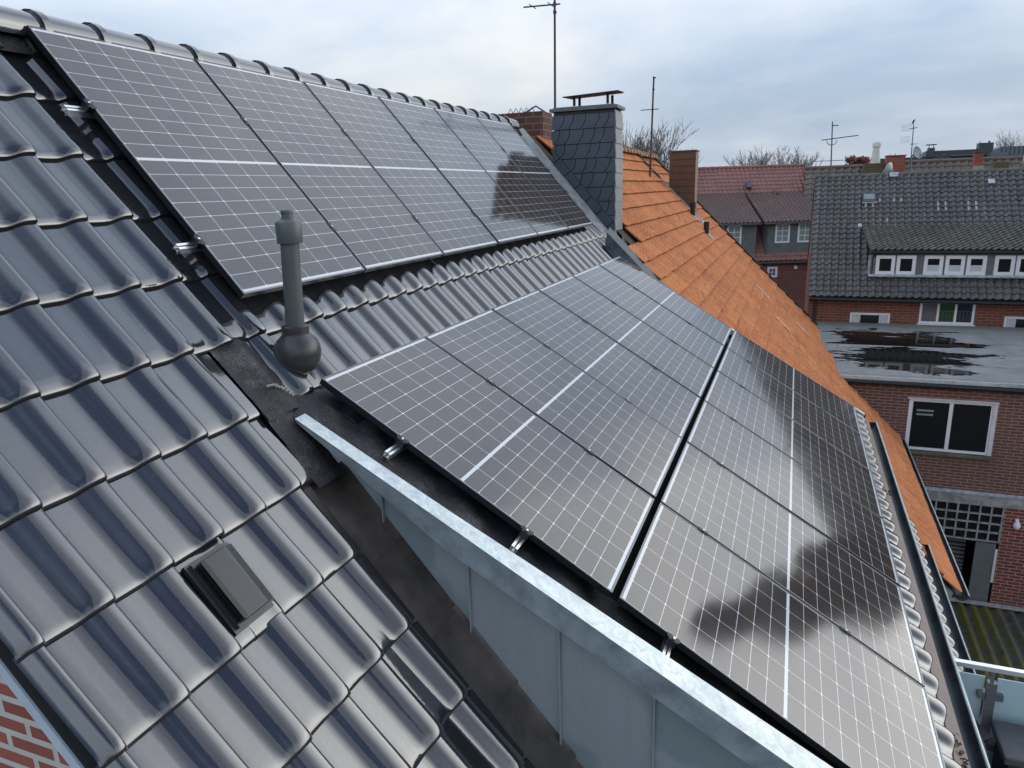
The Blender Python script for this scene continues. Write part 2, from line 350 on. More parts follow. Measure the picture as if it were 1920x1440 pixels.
# ------------------------------------------------------------------ frame of the photographed roof (metres, Y runs along the ridge, X down the slope)
PW, PH, GY = 1.134, 1.823, .020
A_, B_ = 0.859183, 0.555014
D0 = V((1.540547, .093619, -1.828881)); GAPD = .0398
dU = V((math.cos(A_), 0, -math.sin(A_))); nU = V((math.sin(A_), 0, math.cos(A_)))
dD = V((math.cos(B_), 0, -math.sin(B_))); nD = V((math.sin(B_), 0, math.cos(B_)))
YV = V((0, 1, 0))
def PU(s, y, h=0.): return dU * s + YV * y + nU * h
def PD(s, y, h=0.): return V((D0.x, 0, D0.z)) + dD * s + YV * y + nD * h
TW, TG = .25, .402      # tile cover width, gauge
HM, HD = -.150, -.130   # pan level of the two tiled slopes under the panel plane

# ------------------------------------------------------------------ glazed roll tiles
PROF = [(0.0, -.004), (.016, -.005), (.032, -.001), (.07, .0), (.2, .0), (.38, .0004), (.395, .0006), (.46, .0022), (.52, .0060), (.57, .0118), (.62, .0195), (.665, .0262), (.71, .0315), (.76, .0355), (.82, .0382), (.88, .0392), (.93, .0384), (.96, .0362), (.978, .032)]
def tile(mb, P, s0, s1, y0, w, u0=0., lift=.030, u1=1., jit=.0018):
    """one tile from slope s0 (top) to s1 (lower edge); P(s,y,h)"""
    pr = [q for q in PROF if u0 - 1e-6 <= q[0] <= u1 + 1e-6]
    L = s1 - s0; j = random.uniform(-jit, jit); k = random.uniform(-jit, jit); sk = random.uniform(-.0022, .0022); dl = random.uniform(-.003, .003)
    vs = [(-.05, 0, 0), (.3, 0, 0), (.62, 0, 0), (.82, 0, 0), (.88, 0, .0003), (.925, 0, .0018), (.955, 0, .0042), (.975, 0, .0068), (.990, 0, .0102), (1.0, 0, .0145)]
    rows = []
    for q, _, drop in vs:
        rows.append([P(s0 + q * L + dl, y0 + u * w + sk * q, h + lift * max(q, 0) + j * q + k * (u - .5) - drop) for u, h in pr])
    if u0 == 0.: mb.cur = 1; mb.grid([r[:3][::-1] for r in rows][::-1]); mb.cur = 0; mb.grid([r[2:][::-1] for r in rows][::-1])
    else: mb.grid([r[::-1] for r in rows][::-1])
    e = rows[-1]; low = [P(s1 + dl - .004, y0 + u * w + sk, h + lift * 1. + j + k * (u - .5) - .0145 - .022) for u, h in pr]
    mb.cur = 1; mb.grid([low, e][::1], False)
    if u1 > .98:
        mb.grid([[r[-1] for r in rows], [P(s0 + q[0] * L + dl, y0 + pr[-1][0] * w + sk * q[0] + .001, -.004 + lift * max(q[0], 0)) for q in vs]], False)
    mb.cur = 0

def build_house():
    H = thing('tiled_house', 'house with glossy anthracite roll tiles, zinc clad dormer and slate chimney carrying the solar panels', 'house', (2, 3, -3))
    PMm = lambda s, y, h=0.: PU(s, y, h + HM); PDm = lambda s, y, h=0.: PD(s, y, h + HD)
    # main slope
    mb = MB(); rows = [2.41 + TG * k for k in range(-6, 13)]
    for s1 in rows:
        s0 = max(s1 - TG, -.03)
        for k in range(-1, 35):
            y0 = -1.41 + TW * k; inval = y0 > -.42
            if -.42 < y0 < -.40 and 2.3 < s1 < 2.9: tile(mb, PMm, s0, s1, y0, TW, 0., .030, .39); continue
            if s1 > 2.5 and inval: continue
            if 2.2 < s1 < 2.5 and -.2 > y0 > -.45: continue      # membrane patch instead
            if .6 < s1 < 2.0 and y0 > .3 and y0 < 6.5 and s1 < 1.5: continue     # never seen below the upper panels
            if 2.7 < s1 < 2.9 and False: continue
            if k == -1:
                tile(mb, PMm, s0, s1, y0, TW); tile(mb, PMm, s0, s1, y0 - .150, .148, .46, .026)
            elif abs(s1 - (2.41 + 2 * TG)) < .01 and k == 1: tile(mb, PMm, s0, s1, y0, TW, 0., .024, .44)
            else: tile(mb, PMm, s0, s1, y0, TW)
    # flat tile under the roof vent: its right half lies flat as well
    s1 = 2.41 + 2 * TG; y0 = -1.41 + TW
    mb.grid([[PMm(s1 - TG + q * TG, y0 + u * TW, .024 * q + h - dr) for u, h in ((.375, .0005), (.7, .002), (.9, .004), (.97, .010), (.99, .008))][::-1] for q, dr in ((-.05, 0), (.5, 0), (.93, 0), (.98, .006), (1., .0125))][::-1])
    mb.cur = 1; mb.grid([[PMm(s1 - .004, y0 + u * TW, .024 + h - .030) for u, h in ((.375, .0005), (.7, .002), (.9, .004), (.97, .010), (.99, .008))], [PMm(s1, y0 + u * TW, .024 + h - .0125) for u, h in ((.375, .0005), (.7, .002), (.9, .004), (.97, .010), (.99, .008))]], False); mb.cur = 0
    mb.build('roof_tiles', [MT['tile'], MT['tileedge']], H)
    # dormer slope tiles
    mb = MB()
    for r in range(10):
        s1 = 3.895 - TG * r; s0 = s1 - TG
        if 1 < r < 8: continue
        if r == 8: mb.build('dormer_tiles', [MT['tile'], MT['tileedge']], H); mb = MB()
        for k in range(1, 29):
            tile(mb, PDm, s0, s1, 4.09 - .25 * 16 + k * .25 - .235, TW)
    mb.build('dormer_tiles', [MT['tile'], MT['tileedge']], H)
    # lower eave tiles below the dormer, 45 degree slope
    c = math.sqrt(.5); PL = lambda s, y, h=0.: V((5.58, 0, -5.62)) + V((c, 0, -c)) * s + YV * y + V((c, 0, c)) * h
    mb = MB()
    for r in range(2):
        for k in range(-20, 24):
            tile(mb, PL, -.4 * (r + 1), -.4 * r, 2.35 + k * .218, .218)
    mb.build('eave_tiles', [MT['tile'], MT['tileedge']], H)
    # underlay sheets just below the tiles
    mb = MB()
    mb.face([PU(-.02, -1.66, HM - .03), PU(7.5, -1.66, HM - .03), PU(7.5, -.1, HM - .03), PU(2.2, -.1, HM - .03), PU(2.2, 7.6, HM - .03), PU(-.02, 7.6, HM - .03)])
    mb.face([PD(-.1, -.1, HD - .03), PD(3.86, -.1, HD - .03), PD(3.86, 7.2, HD - .03), PD(-.1, 7.2, HD - .03)])
    mb.face([PL(-1.6, -2, -.03), PL(-.03, -2, -.03), PL(-.03, 7.5, -.03), PL(-1.6, 7.5, -.03)])
    mb.build('roof_underlay', MT['underlay'], H)
    # black underlay band with battens along the ridge, back slope
    mb = MB(); mb.face([(-.16, -1.6, -.02), (-.16, 7.6, -.02), (-5.5, 7.6, -6.2), (-5.5, -1.6, -6.2)]); mb.build('rear_slope', MT['underlay'], H)
    # ridge caps
    for k in range(-5, 21):
        y0 = .10 + .36 * k; m = MB(); n = 12
        if y0 + .4 > 7.5: continue
        prof = [(0, .122), (.04, .124), (.045, .112), (.2, .108), (.40, .104)]     # (along, radius): flared collar towards the viewer
        rows = []
        for a, r in prof:
            rows.append([V((-.13 + math.cos(rad(202 - 224 * j / n)) * r * 1.12, y0 + a, -.012 + math.sin(rad(202 - 224 * j / n)) * r + random.uniform(-.0005, .0005))) for j in range(n + 1)])
        for a in range(len(rows) - 1): m.grid([rows[a], rows[a + 1]])
        m.grid([[V((p.x * .86 - .13 * .14, p.y + .004, -.012 + (p.z + .012) * .84)) for p in rows[0]], rows[0]], False)
        m.grid([[V((p.x * .86 - .13 * .14, p.y + .05, -.012 + (p.z + .012) * .84)) for p in rows[0]], [V((p.x * .86 - .13 * .14, p.y + .004, -.012 + (p.z + .012) * .84)) for p in rows[0]]], False)
        m.build('ridge_tile', MT['tile'], H)
    m = MB()
    for k in range(52): m.tube([PU(-.08, -1.6 + k * .18, -.06), PU(.10, -1.6 + k * .18, -.09)], .012, 6)
    m.face([PU(-.10, -1.65, -.075), PU(.10, -1.65, -.105), PU(.10, 7.4, -.105), PU(-.10, 7.4, -.075)])
    m.build('ridge_roll', MT['membrane'], H)
    # near gable
    m = MB(); yw = -1.69
    m.face([(-.13, yw, -.20), (-5.5, yw, -6.4), (-5.5, yw, -11.5), (4.9, yw, -11.5), tuple(PU(7.0, yw, HM - .13)), tuple(PU(.1, yw, HM - .13))]); m.build('gable_wall', MT['gable'], H)
    m = MB(); m.obox(PU(-.05, -1.715, HM - .102), dU * 7, YV * .10, nU * .085); m.build('verge_board', MT['leadblack'], H)
    m = MB(); m.obox(PU(-.05, -1.722, HM - .147), dU * 7, YV * .04, nU * .044); m.build('verge_trim', MT['trimwhite'], H)
    # valley sheets beside the dormer cheek, lapped every 40 cm
    m = MB()
    for k in range(12):
        s0 = 2.80 + .46 * k; b = HM - .004
        ys = [(-.43, .0), (-.36, -.012), (-.27, -.016), (-.17, -.010), (-.09, .004), (-.06, .03)]
        m.grid([[PU(s0 + q * .5, y + .01 * math.sin(k * 2.1), b + h + .010 * q + .004 * math.sin(5 * y + 3 * q + k) - dr) for y, h in ys][::-1] for q, dr in ((0, 0), (.35, 0), (.7, 0), (.97, 0), (1., .012))][::-1])
    m.build('valley_flashing', MT['lead'], H)
    m = MB()
    for k in range(12):
        s0 = 2.41 + TG * (k + 1); m.obox(PU(s0 + .015, -.412, HM - .02), dU * (TG - .02), YV * .062, nU * (.032 + .006))
    m.build('valley_fold', MT['leadblack'], H)
    # membrane apron round the top of the dormer edge
    def sheet(P, s0, s1, y0, y1, hf, ns=24, ny=14):
        m.grid([[P(s0 + (s1 - s0) * a / ns, y0 + (y1 - y0) * b / ny, hf(a / ns, b / ny)) for b in range(ny + 1)][::-1] for a in range(ns + 1)][::-1])
    m = MB(); rn = [random.uniform(-.004, .004) for _ in range(60)]
    sheet(PMm, 2.0, 2.46, -.305, -.058, lambda a, b: .010 + .026 * a + (.03 * math.exp(-((b - .62) / .22) ** 2)) + rn[int(a * 20)] * .5)
    sheet(PMm, 2.40, 2.86, -.305, -.10, lambda a, b: .012 + .012 * (1 - a) + .02 * math.exp(-((b - .5) / .3) ** 2) + .01 * b + rn[int(a * 20) + 20] * .6)
    sheet(PD, -.20, 3.86, -.17, .20, lambda a, b: HD + .02 + .028 * math.sin(math.pi * b) ** 2 * (.7 + .3 * math.sin(a * 46)) + .012 * math.sin(a * 83 + 3 * b) * b + .005 * math.sin(a * 31), 120, 12)
    m.build('roof_membrane', MT['membrane'], H)
    m = MB(); 
    for k in range(9):
        p = PU(2.30 + .004 * k * k * .3, -.20 + .012 * k, HM + .062 + random.uniform(-.004, .004)); m.tube([p, p + V((random.uniform(.008, .016), .016, .004))], [.007, .005], 6)
    m.build('sealant_bead', MT['sealant'], H)
    # vent pipe tray: ribbed black tile insert right of the pipe
    m = MB()
    for k in range(13): m.obox(PU(2.14, .17 + .0125 * k, HM + .006), dU * .27, YV * .006, nU * .02)
    m.obox(PU(2.05, -.10, HM - .01), dU * .36, YV * .46, nU * .012); m.build('pipe_tray', MT['leadblack'], H)
    # zinc cheek with edge trim
    A0, B0 = V((1.581, -.20, -1.953)), V((4.86, -.20, -1.953 - (4.86 - 1.581) * .5651))
    tr = (B0 - A0).normalized(); yc = -.075
    m = MB(); lowA = PU(2.30, yc, HM - .05); 
    m.face([(A0.x - .03, yc, A0.z - .01), (PU(7.2, yc, HM - .05)), (4.72, yc, -7.0), (4.72, yc, B0.z - .02)]); ck = m.build('dormer_cheek', MT['zincwall'], H)
    for x in (1.966, 2.42, 2.878, 3.333, 3.79, 4.245):
        zt = A0.z - (x - A0.x) * .5651 - .10; zb = (-x * math.sin(A_) + HM - .02) / math.cos(A_)
        m = MB(); m.box((x - .004, yc - .024, zb), (x + .004, yc + .001, zt)); m.build('standing_seam', MT['zincwall'], ck)
    m = MB()
    # top sheet (folded), drip face, small return
    E = [A0 + tr * q for q in (0, .9, 1.35, 2.2, 3.0, 3.77)]
    top = [[p + V((0, .08 + .02 * k, .002)) for k, p in enumerate(E)], [p + V((0, 0, 0.)) for p in E]]
    m.grid([top[1], top[0]], False)
    m.build('zinc_edge', MT['zinc'], H); m = MB()
    m.grid([[p + V((0, .004, -min(.145, .02 + .155 * k)*1.0)) for k, p in enumerate(E)], top[1]], False)
    m.grid([[p + V((0, .12, -min(.145, .02 + .155 * k)*1.0)) for k, p in enumerate(E)], [p + V((0, .004, -min(.145, .02 + .155 * k)*1.0)) for k, p in enumerate(E)]], False)
    m.build('drip_face', MT['zincdrip'], H)
    m = MB(); m.grid([top[0], [p + V((0, .004, -.05)) for p in top[0]]], False)
    m.build('zinc_upstand', MT['zincdrip'], H)
    # dormer front, eave flashing, gutters
    m = MB(); m.box((4.60, -.07, -6.4), (4.70, 7.2, -4.05)); m.build('dormer_wall', MT['greyclad'], H)
    m = MB(); m.grid([[(4.70, y, -3.985), (4.80, y, -4.075), (4.93, y, -4.185), (4.935, y, -4.215)] for y in (-.15, 7.75)], False); m.build('eave_flashing', MT['brownflash'], H)
    def gutter(name, cx, cz, r, y0, y1):
        n = 10; m = MB(); jj = [y0 + (y1 - y0) * k / 24 for k in range(25)]
        arc = lambda y, rr: [(cx - math.cos(math.pi * j / n) * rr, y, cz - math.sin(math.pi * j / n) * rr * 1.05 + .003 * math.sin(y * 2.1)) for j in range(n + 1)]
        m.grid([arc(y, r) for y in jj]); m.grid([arc(y, r - .004) for y in jj][::-1])
        for y in (y0, y1): m.face([*arc(y, r)])
        g = m.build(name, MT['zincdark'], H)
        m = MB(); m.tube([(cx + r + .004, y, cz + .002 + .003 * math.sin(y * 2.1)) for y in jj], .0115, 8); m.build('gutter_bead', MT['zincrim'], g)
        m = MB()
        for k in range(int((y1 - y0) / .8)):
            m.box((cx - r, y0 + .5 + .8 * k, cz - .006), (cx + r, y0 + .525 + .8 * k, cz - .001))
        return g
    gutter('gutter', 4.948, -4.205, .078, -.2, 7.8)
    gutter('lower_gutter', 5.725, -5.85, .08, -1.9, 7.55)
    # leaves and twigs caught behind the gutter
    m = MB()
    for k in range(90):
        y = random.gauss(1.12, .10) if k < 60 else random.gauss(5.0, .07); p = V((random.uniform(4.80, 4.91), y, -4.14 + random.uniform(-.01, .02) if k < 60 else -4.10))
        a = V((random.uniform(-1, 1), random.uniform(-1, 1), random.uniform(-.6, .6))).normalized() * .022; b = V((random.uniform(-1, 1), random.uniform(-1, 1), .3)).normalized() * .014
        m.face([p - a, p + b, p + a, p - b])
    o = m.build('leaf_litter', MT['litter'], H); o['kind'] = 'stuff'
    # far edge: lead flashing up the party wall, dormer edge trim
    m = MB()
    m.grid([[PU(s, 7.34, HM + .02 + .012 * math.sin(s * 17)), PU(s, 7.45, HM + .06 + .012 * math.sin(s * 11)), PU(s, 7.60, HM + .10)][::-1] for s in [-.02 + .08 * k for k in range(31)]][::-1])
    m.grid([[PD(-.18 + .04 * k, y, -.10 + .03 * math.sin(k + y * 9)) for y in (6.98, 7.06, 7.16, 7.3, 7.45)][::-1] for k in range(6)][::-1])
    for k in range(7):
        c0 = PU(2.12 + .05 * k, 7.36 + .05 * (k % 3), HM + .06 + .02 * (k % 2)); m.lathe(c0, [(.001, .06), (.05, .05), (.09, .02), (.10, -.03)], 10, nU)
    m.build('lead_flashing', MT['mortar'], H)
    m = MB(); zo = lambda x: -.11 - 1.0105 * x
    m.grid([[(x, 6.97, max(PD((x - D0.x) / math.cos(B_), 0, -.11).z, -1.16 * x - .16)), (x, 7.10, zo(x) - .05), (x, 7.27, zo(x) + .015)][::-1] for x in [1.34 + .05 * k for k in range(17)]][::-1], False); m.build('corner_flashing', MT['zincdark'], H)
    m = MB(); m.obox(PD(-.02, 7.16, -.12), dD * 3.9, YV * .07, nD * .07); m.build('far_dormer_trim', MT['zinc'], H)
    m = MB(); m.face([PD(-.02, 7.22, -.05), PD(3.9, 7.22, -.05), (4.75, 7.22, -6.2), (1.4, 7.22, -2.2)]); m.build('far_dormer_cheek', MT['leadblack'], H)
    # rear/under walls so nothing is hollow
    m = MB(); m.face([(-5.3, -1.68, -6.3), (-5.3, 7.6, -6.3), (-5.3, 7.6, -11.5), (-5.3, -1.68, -11.5)]); m.build('rear_wall', MT['gable'], H); m = MB(); m.face([(5.45, -1.68, -5.75), (5.45, -1.68, -11.5), (5.45, 7.55, -11.5), (5.45, 7.55, -5.75)]); m.build('side_wall', MT['gable'], H)
    # slate chimney on the party wall
    x0, x1, y0, y1, zt = .40, 1.34, 7.60, 8.03, .17
    m = MB(); m.box((x0 + .02, y0 + .012, -2.2), (x1 - .02, y1, zt - .01)); ch = m.build('chimney', MT['leadblack'], H)
    m = MB(); rh = .203
    def clip(poly, n, d):            # keep the side where n.p >= d
        out = []
        for k in range(len(poly)):
            a, b = poly[k], poly[(k + 1) % len(poly)]; fa, fb = n[0]*a[0] + n[1]*a[1] - d, n[0]*b[0] + n[1]*b[1] - d
            if fa >= 0: out.append(a)
            if fa * fb < 0: t = fa / (fa - fb); out.append((a[0] + (b[0]-a[0])*t, a[1] + (b[1]-a[1])*t))
        return out
    def cell(xr_, w, h, bow, gap=.010):   # one visible scallop: right edge bows back to the left at its foot
        n = 8; arc = lambda x: [(x - bow * (j / n) ** 2.3, h * (1 - j / n)) for j in range(n + 1)]
        return arc(xr_ - gap)[::1] + [(p[0], p[1]) for p in arc(xr_ - w)[::-1]]
    def lay(poly, dy):
        poly = clip(clip(poly, (1, 0), x0), (-1, 0), -x1)
        if len(poly) < 3: return
        zs = [q[1] for q in poly]; za, zb = min(zs), max(zs)
        f = [V((px, y0 - dy - .008 * (zb - pz) / max(zb - za, .02), pz)) for px, pz in poly]
        if (f[1] - f[0]).cross(f[2] - f[0]).y > 0: pass
        m.prism(f, (0, .012, 0))
    ns = (math.sin(A_), math.cos(A_)); dband = -.28 + .36      # slope normal in the x-z plane, upper limit of the diagonal border course
    for r in range(nrow := 11):
        zt_ = zt - .045 - rh * r; off = (.0, -.055, .04)[r % 3]
        bs = [x0 + .172 * k + off + .02 * math.sin(k * 2 + r) for k in range(-1, 9)]
        for k in range(1, len(bs)):
            p = cell(bs[k], bs[k] - bs[k - 1], rh - .010, .085)
            p = [(a, zt_ - rh + b) for a, b in p]
            p = clip(p, ns, dband + .006)
            if len(p) > 2: lay(p, .004)
    e2 = (math.cos(A_), -math.sin(A_))
    for k in range(10):
        q0 = .10 + .245 * k; p = []
        for a, b in cell(.245, .245, .36, .11):
            aa, bb = q0 + a + .10, -.28 + b; p.append((e2[0] * aa + ns[0] * bb, e2[1] * aa + ns[1] * bb))
        p = clip(p, (0, -1), -(zt - .05)); lay(p, .006) if len(p) > 2 else None
    m.build('slate_front', MT['slate'], ch)
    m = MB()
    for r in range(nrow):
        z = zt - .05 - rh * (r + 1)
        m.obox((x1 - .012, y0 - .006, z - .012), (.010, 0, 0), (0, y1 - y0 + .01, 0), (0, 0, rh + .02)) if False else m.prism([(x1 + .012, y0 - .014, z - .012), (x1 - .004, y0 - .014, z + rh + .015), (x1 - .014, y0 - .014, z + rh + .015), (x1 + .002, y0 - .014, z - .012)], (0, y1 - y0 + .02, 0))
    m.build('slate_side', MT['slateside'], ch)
    m = MB(); m.box((x0 - .03, y0 - .035, zt), (x1 + .03, y1 + .04, zt + .042)); m.box((x0 + .01, y0 + .01, zt + .042), (x1 - .03, y1 - .01, zt + .06)); m.build('cap_slab', MT['greyclad'], ch)
    m = MB(); cx, cy = .97, 7.80
    n = 14; hw = .40
    top = [(cx - hw + 2 * hw * k / n, 0, zt + .195 + .03 * k / n) for k in range(n + 1)]
    m.grid([[(x, cy - .24, z) for x, _, z in top], [(x, cy + .22, z + .02) for x, _, z in top]], True); m.grid([[(x, cy + .22, z + .008) for x, _, z in top], [(x, cy - .24, z - .012) for x, _, z in top]], True)
    m.grid([[(x, cy - .24, z - .012) for x, _, z in top], [(x, cy - .24, z) for x, _, z in top]], False)
    m.build('chimney_hood', MT['black'], ch)
    for dx in (-.27, .22):
        for dy in (-.14, .14):
            m = MB(); m.box((cx + dx, cy + dy - .012, zt + .07), (cx + dx + .035, cy + dy + .012, zt + .208)); m.build('hood_post', MT['black'], ch)
    return H
build_house()

# ------------------------------------------------------------------ solar panels
def panel_proto():
    root = empty('solar_panel')
    fr = MB(); t, w = .035, .011; X, Y, N = V((1, 0, 0)), V((0, 1, 0)), V((0, 0, 1))
    for o, a, b in (((0, 0, -t), X * w, Y * PH), ((PW - w, 0, -t), X * w, Y * PH), ((w, 0, -t), X * (PW - 2 * w), Y * w), ((w, PH - w, -t), X * (PW - 2 * w), Y * w)):
        fr.obox(o, a, b, N * (t - .0015))
    f = fr.build('panel_frame', MT['frame'], root)
    lip = MB(); z = -.0012
    for a, b, c, d in ((0, 0, w, PH), (PW - w, 0, PW, PH), (w, 0, PW - w, w), (w, PH - w, PW - w, PH)):
        lip.obox((a, b, z), X * (c - a), Y * (d - b), N * .0012)
    l = lip.build('frame_lip', MT['frametop'], root)
    g = MB(); q = [(w, w, -.003), (PW - w, w, -.003), (PW - w, PH - w, -.003), (w, PH - w, -.003)]
    g.face(q, [(p[0], p[1]) for p in q]); q2 = [(p[0], p[1], -.009) for p in q][::-1]; g.face(q2, [(.005, .005)] * 4)
    g.build('cell_sheet', panel_cells(PW, PH), root)
    return root
ORD = ['nearest', 'second nearest', 'third nearest', 'fourth nearest', 'fifth nearest', 'farthest']
proto = panel_proto(); first = [True]
def place_panel(o, right, down, nrm, label, group):
    if first[0]: r = proto; first[0] = False
    else:
        r = proto.copy(); COL.objects.link(r)
        for ch in list(proto.children):
            c = ch.copy(); COL.objects.link(c); c.parent = r
    M3 = Matrix((right, down, nrm)).transposed()
    tilt = Matrix.Rotation(random.uniform(-.0022, .0022), 3, 'X') @ Matrix.Rotation(random.uniform(-.0022, .0022), 3, 'Y')
    r.matrix_world = Matrix.Translation(o) @ (M3 @ tilt).to_4x4()
    tag(r, label, 'solar panel', group)
# panel local axes: x along the ridge, y down the slope, z outward  (x cross y must give z, so the sheet is mirrored: use -Y side start)
def rowpanels(P, n, s0, name, extra):
    for k in range(6):
        y = k * (PW + GY) + (D0.y if P is PD else 0.)
        # right-handed frame: x = down slope rotated ... build with x=+Y, y=down gives z = Y x down
        right, down = YV, (dU if P is PU else dD); z = right.cross(down)
        if z.dot(n) < 0: right = -YV; o = P(s0, y + PW); z = right.cross(down)
        else: o = P(s0, y)
        place_panel(o, right, down, z, '%s %s' % (ORD[k], extra), name)
rowpanels(PU, nU, 0., 'solar panels in the row under the ridge', 'black solar panel of the steep top row under the ridge tiles')
rowpanels(PD, nD, 0., 'solar panels in the upper dormer row', 'black solar panel of the middle row, upper of the two on the dormer')
rowpanels(PD, nD, PH + GAPD, 'solar panels in the lower dormer row', 'black solar panel of the lowest row, beside the dormer gutter')
bpy.context.view_layer.update()

# ------------------------------------------------------------------ mounting rails
def rail(P, d, n, s, y0, y1, label, yd):
    R = thing('mounting_rail', label, 'mounting rail', P(s, y0, -.06), 'aluminium mounting rails under the panels')
    m = MB(); w, h, t = .036, .040, .004; b = -.078
    def bar(ds, dh, ws, hh): m.obox(P(s + ds, y0, b + dh), d * ws, YV * (y1 - y0), n * hh)
    # slotted profile: two side walls, floor, two top lips
    bar(-w/2, 0, t, h); bar(w/2 - t, 0, t, h); bar(-w/2 + t, .012, w - 2*t, t); bar(-w/2 + t, h - t, .010, t); bar(w/2 - t - .010, h - t, .010, t)
    m.build('rail_bar', MT['alu'], R)
    m = MB(); m.obox(P(s - .025, yd - .030, b + h), d * .05, YV * .026, n * .040); m.obox(P(s - .034, yd - .020, -.001), d * .068, YV * .028, n * .004); ec = m.build('end_clamp', MT['clamp'], R)
    m = MB(); m.lathe(P(s, yd - .016, .004), [(.0, .008), (.007, .008), (.008, .006), (.008, 0)], 10, n); m.build('clamp_bolt', MT['steel'], ec)
    for k in range(1, 6):
        y = yd + k * (PW + GY) - GY
        m = MB(); m.obox(P(s - .035, y - .004, .0005), d * .07, YV * (GY + .008), n * .004); c = m.build('mid_clamp', MT['clamp'], R)
        m = MB(); m.lathe(P(s, y + GY / 2, .004), [(.0, .008), (.007, .008), (.008, .006), (.008, 0)], 10, n); m.build('clamp_bolt', MT['steel'], c)
for s, q in ((.545, 'upper'), (1.46, 'lower')):
    rail(PU, dU, nU, s, -.125, 6.95, '%s aluminium rail stub sticking out beside the steep top panel row' % q, 0.)
for s, q in ((.546, 'higher rail under the middle panel row, its silver end showing'), (1.322, 'lower rail under the middle panel row, its silver end showing'),
             (2.17, 'higher rail under the lowest panel row, silver end above the zinc edge'), (3.16, 'lower rail under the lowest panel row, near the gutter')):
    rail(PD, dD, nD, s, -.035, 7.04, q, D0.y)

# ------------------------------------------------------------------ vent pipe and roof vent
def vent_pipe():
    b = V((1.40, .13, -1.80)); T = thing('vent_pipe', 'grey plastic vent pipe standing on the tiles between the panel rows', 'vent pipe', b)
    ax = V((1.425, .12, 0))
    ctr = V((1.385, .125, -1.70))
    m = MB(); m.lathe(ctr, [(.001, -.125), (.05, -.118), (.09, -.09), (.112, -.05), (.12, -.01), (.121, .0), (.118, .03), (.105, .062), (.080, .088), (.066, .10)], 32); m.build('ball_joint', MT['pipedark'], T)
    m = MB(); m.lathe(ctr, [(.070, .075), (.069, .112), (.071, .114), (.071, .138), (.067, .142), (.050, .143)], 32); m.build('collar', MT['pipedark'], T)
    m = MB(); top = V((1.415, .12, -1.10)); 
    u = (top - (ctr + V((0, 0, .12))))
    m.lathe(ctr + V((0, 0, .12)), [(.0485, 0), (.0475, u.length * .3), (.0465, u.length)], 32, u); m.build('shaft', MT['pipe'], T)
    m = MB(); c = V((1.417, .12, -1.135)); m.lathe(c, [(.045, .0), (.062, .0), (.064, .004), (.065, .098), (.061, .106), (.036, .117), (.033, .119)], 32); m.build('cap', MT['pipe'], T)
    m = MB(); m.lathe(c, [(.033, .119), (.033, .124), (.029, .126), (.029, .146), (.032, .148), (.032, .160), (.028, .164), (0, .164)], 24); m.build('cap_nozzle', MT['pipe'], T)
vent_pipe()
def roof_vent():
    yl, yr, s0, s1 = -1.135, -.945, 2.845, 3.135
    P = lambda s, y, h: PU(s, y, h + HM)
    T = thing('roof_vent', 'dark boxy roof vent hood set into a flat tile', 'roof vent', P(2.99, -1.04, .02))
    m = MB(); b = .014
    m.obox(P(s0 - .01, yl - .005, b), dU * (s1 - s0 + .03), YV * (yr - yl + .02), nU * .022); m.obox(P(s0, yl + .01, b + .022), dU * (s1 - s0 + .005), YV * (yr - yl), nU * .02); m.build('vent_base', MT['vent'], T)
    m = MB()
    A = [P(s0 + .012, yl + .030, b + .070), P(s0 + .012, yl + .145, b + .082), P(s0 + .012, yr + .012, b + .052), P(s0 + .012, yr + .012, b + .040), P(s0 + .012, yl + .03, b + .040)]
    Bq = [P(s1 - .004, yl + .030, b + .070), P(s1 - .004, yl + .145, b + .082), P(s1 - .004, yr + .012, b + .052), P(s1 - .004, yr + .012, b + .040), P(s1 - .004, yl + .03, b + .040)]
    top = P(s0 - .012, yl + .09, b + .06)
    n = len(A)
    for k in range(n): m.face([A[k], A[(k + 1) % n], Bq[(k + 1) % n], Bq[k]])
    m.face(A[::-1]); m.face(Bq)
    hood = m.build('vent_hood', MT['vent'], T)
    mod = hood.modifiers.new('bevel', 'BEVEL'); mod.width = .006; mod.segments = 3; weld(hood, 1e-4)
    m = MB()
    for k in range(3): m.obox(P(s0 + .02, yl + .012 + .004 * k, b + .045 + .014 * k), dU * (s1 - s0 - .03), YV * .02, nU * .006)
    m.build('vent_louvre', MT['leadblack'], T)
    for s in (s0 + .04, s1 - .06):
        m = MB(); m.lathe(P(s, yr - .02, b + .068), [(.0045, .0015), (.003, .0), (0, -.0)], 10, nU); m.build('screw_hole', MT['leadblack'], T)
roof_vent()

# ------------------------------------------------------------------ general roofs, windows
def pantiles(mb, o, ux, dn, nr, width, length, cw, g, amp=.035, lift=.02, prof=None, skip=None):
    """S-tiles: o = top left corner, ux along the courses, dn down the slope"""
    prof = prof or [(0, 0.), (.12, -.25), (.30, -.3), (.5, 0.1), (.66, .8), (.80, 1.), (.92, .75), (.995, .25)]
    nc, nrw = max(1, round(width / cw)), max(1, round(length / g)); cw, g = width / nc, length / nrw
    for r in range(nrw):
        rows = [[], [], [], []]; j = [random.uniform(-.006, .006) for _ in range(nc)]
        for c in range(nc):
            for u, h in prof:
                base = o + ux * (cw * (c + u))
                for k, (q, lf) in enumerate(((-.08, -.002), (.55, lift * .5), (1.02, lift), (1.02, lift - .026))):
                    rows[k].append(base + dn * (g * (r + q) + (j[c] if k > 1 else 0)) + nr * (h * amp + lf))
        mb.grid([rows[2], rows[1], rows[0]]) if ux.cross(dn).dot(nr) > 0 else mb.grid([rows[0], rows[1], rows[2]])
        mb.grid([rows[3], rows[2]], False)
    return mb
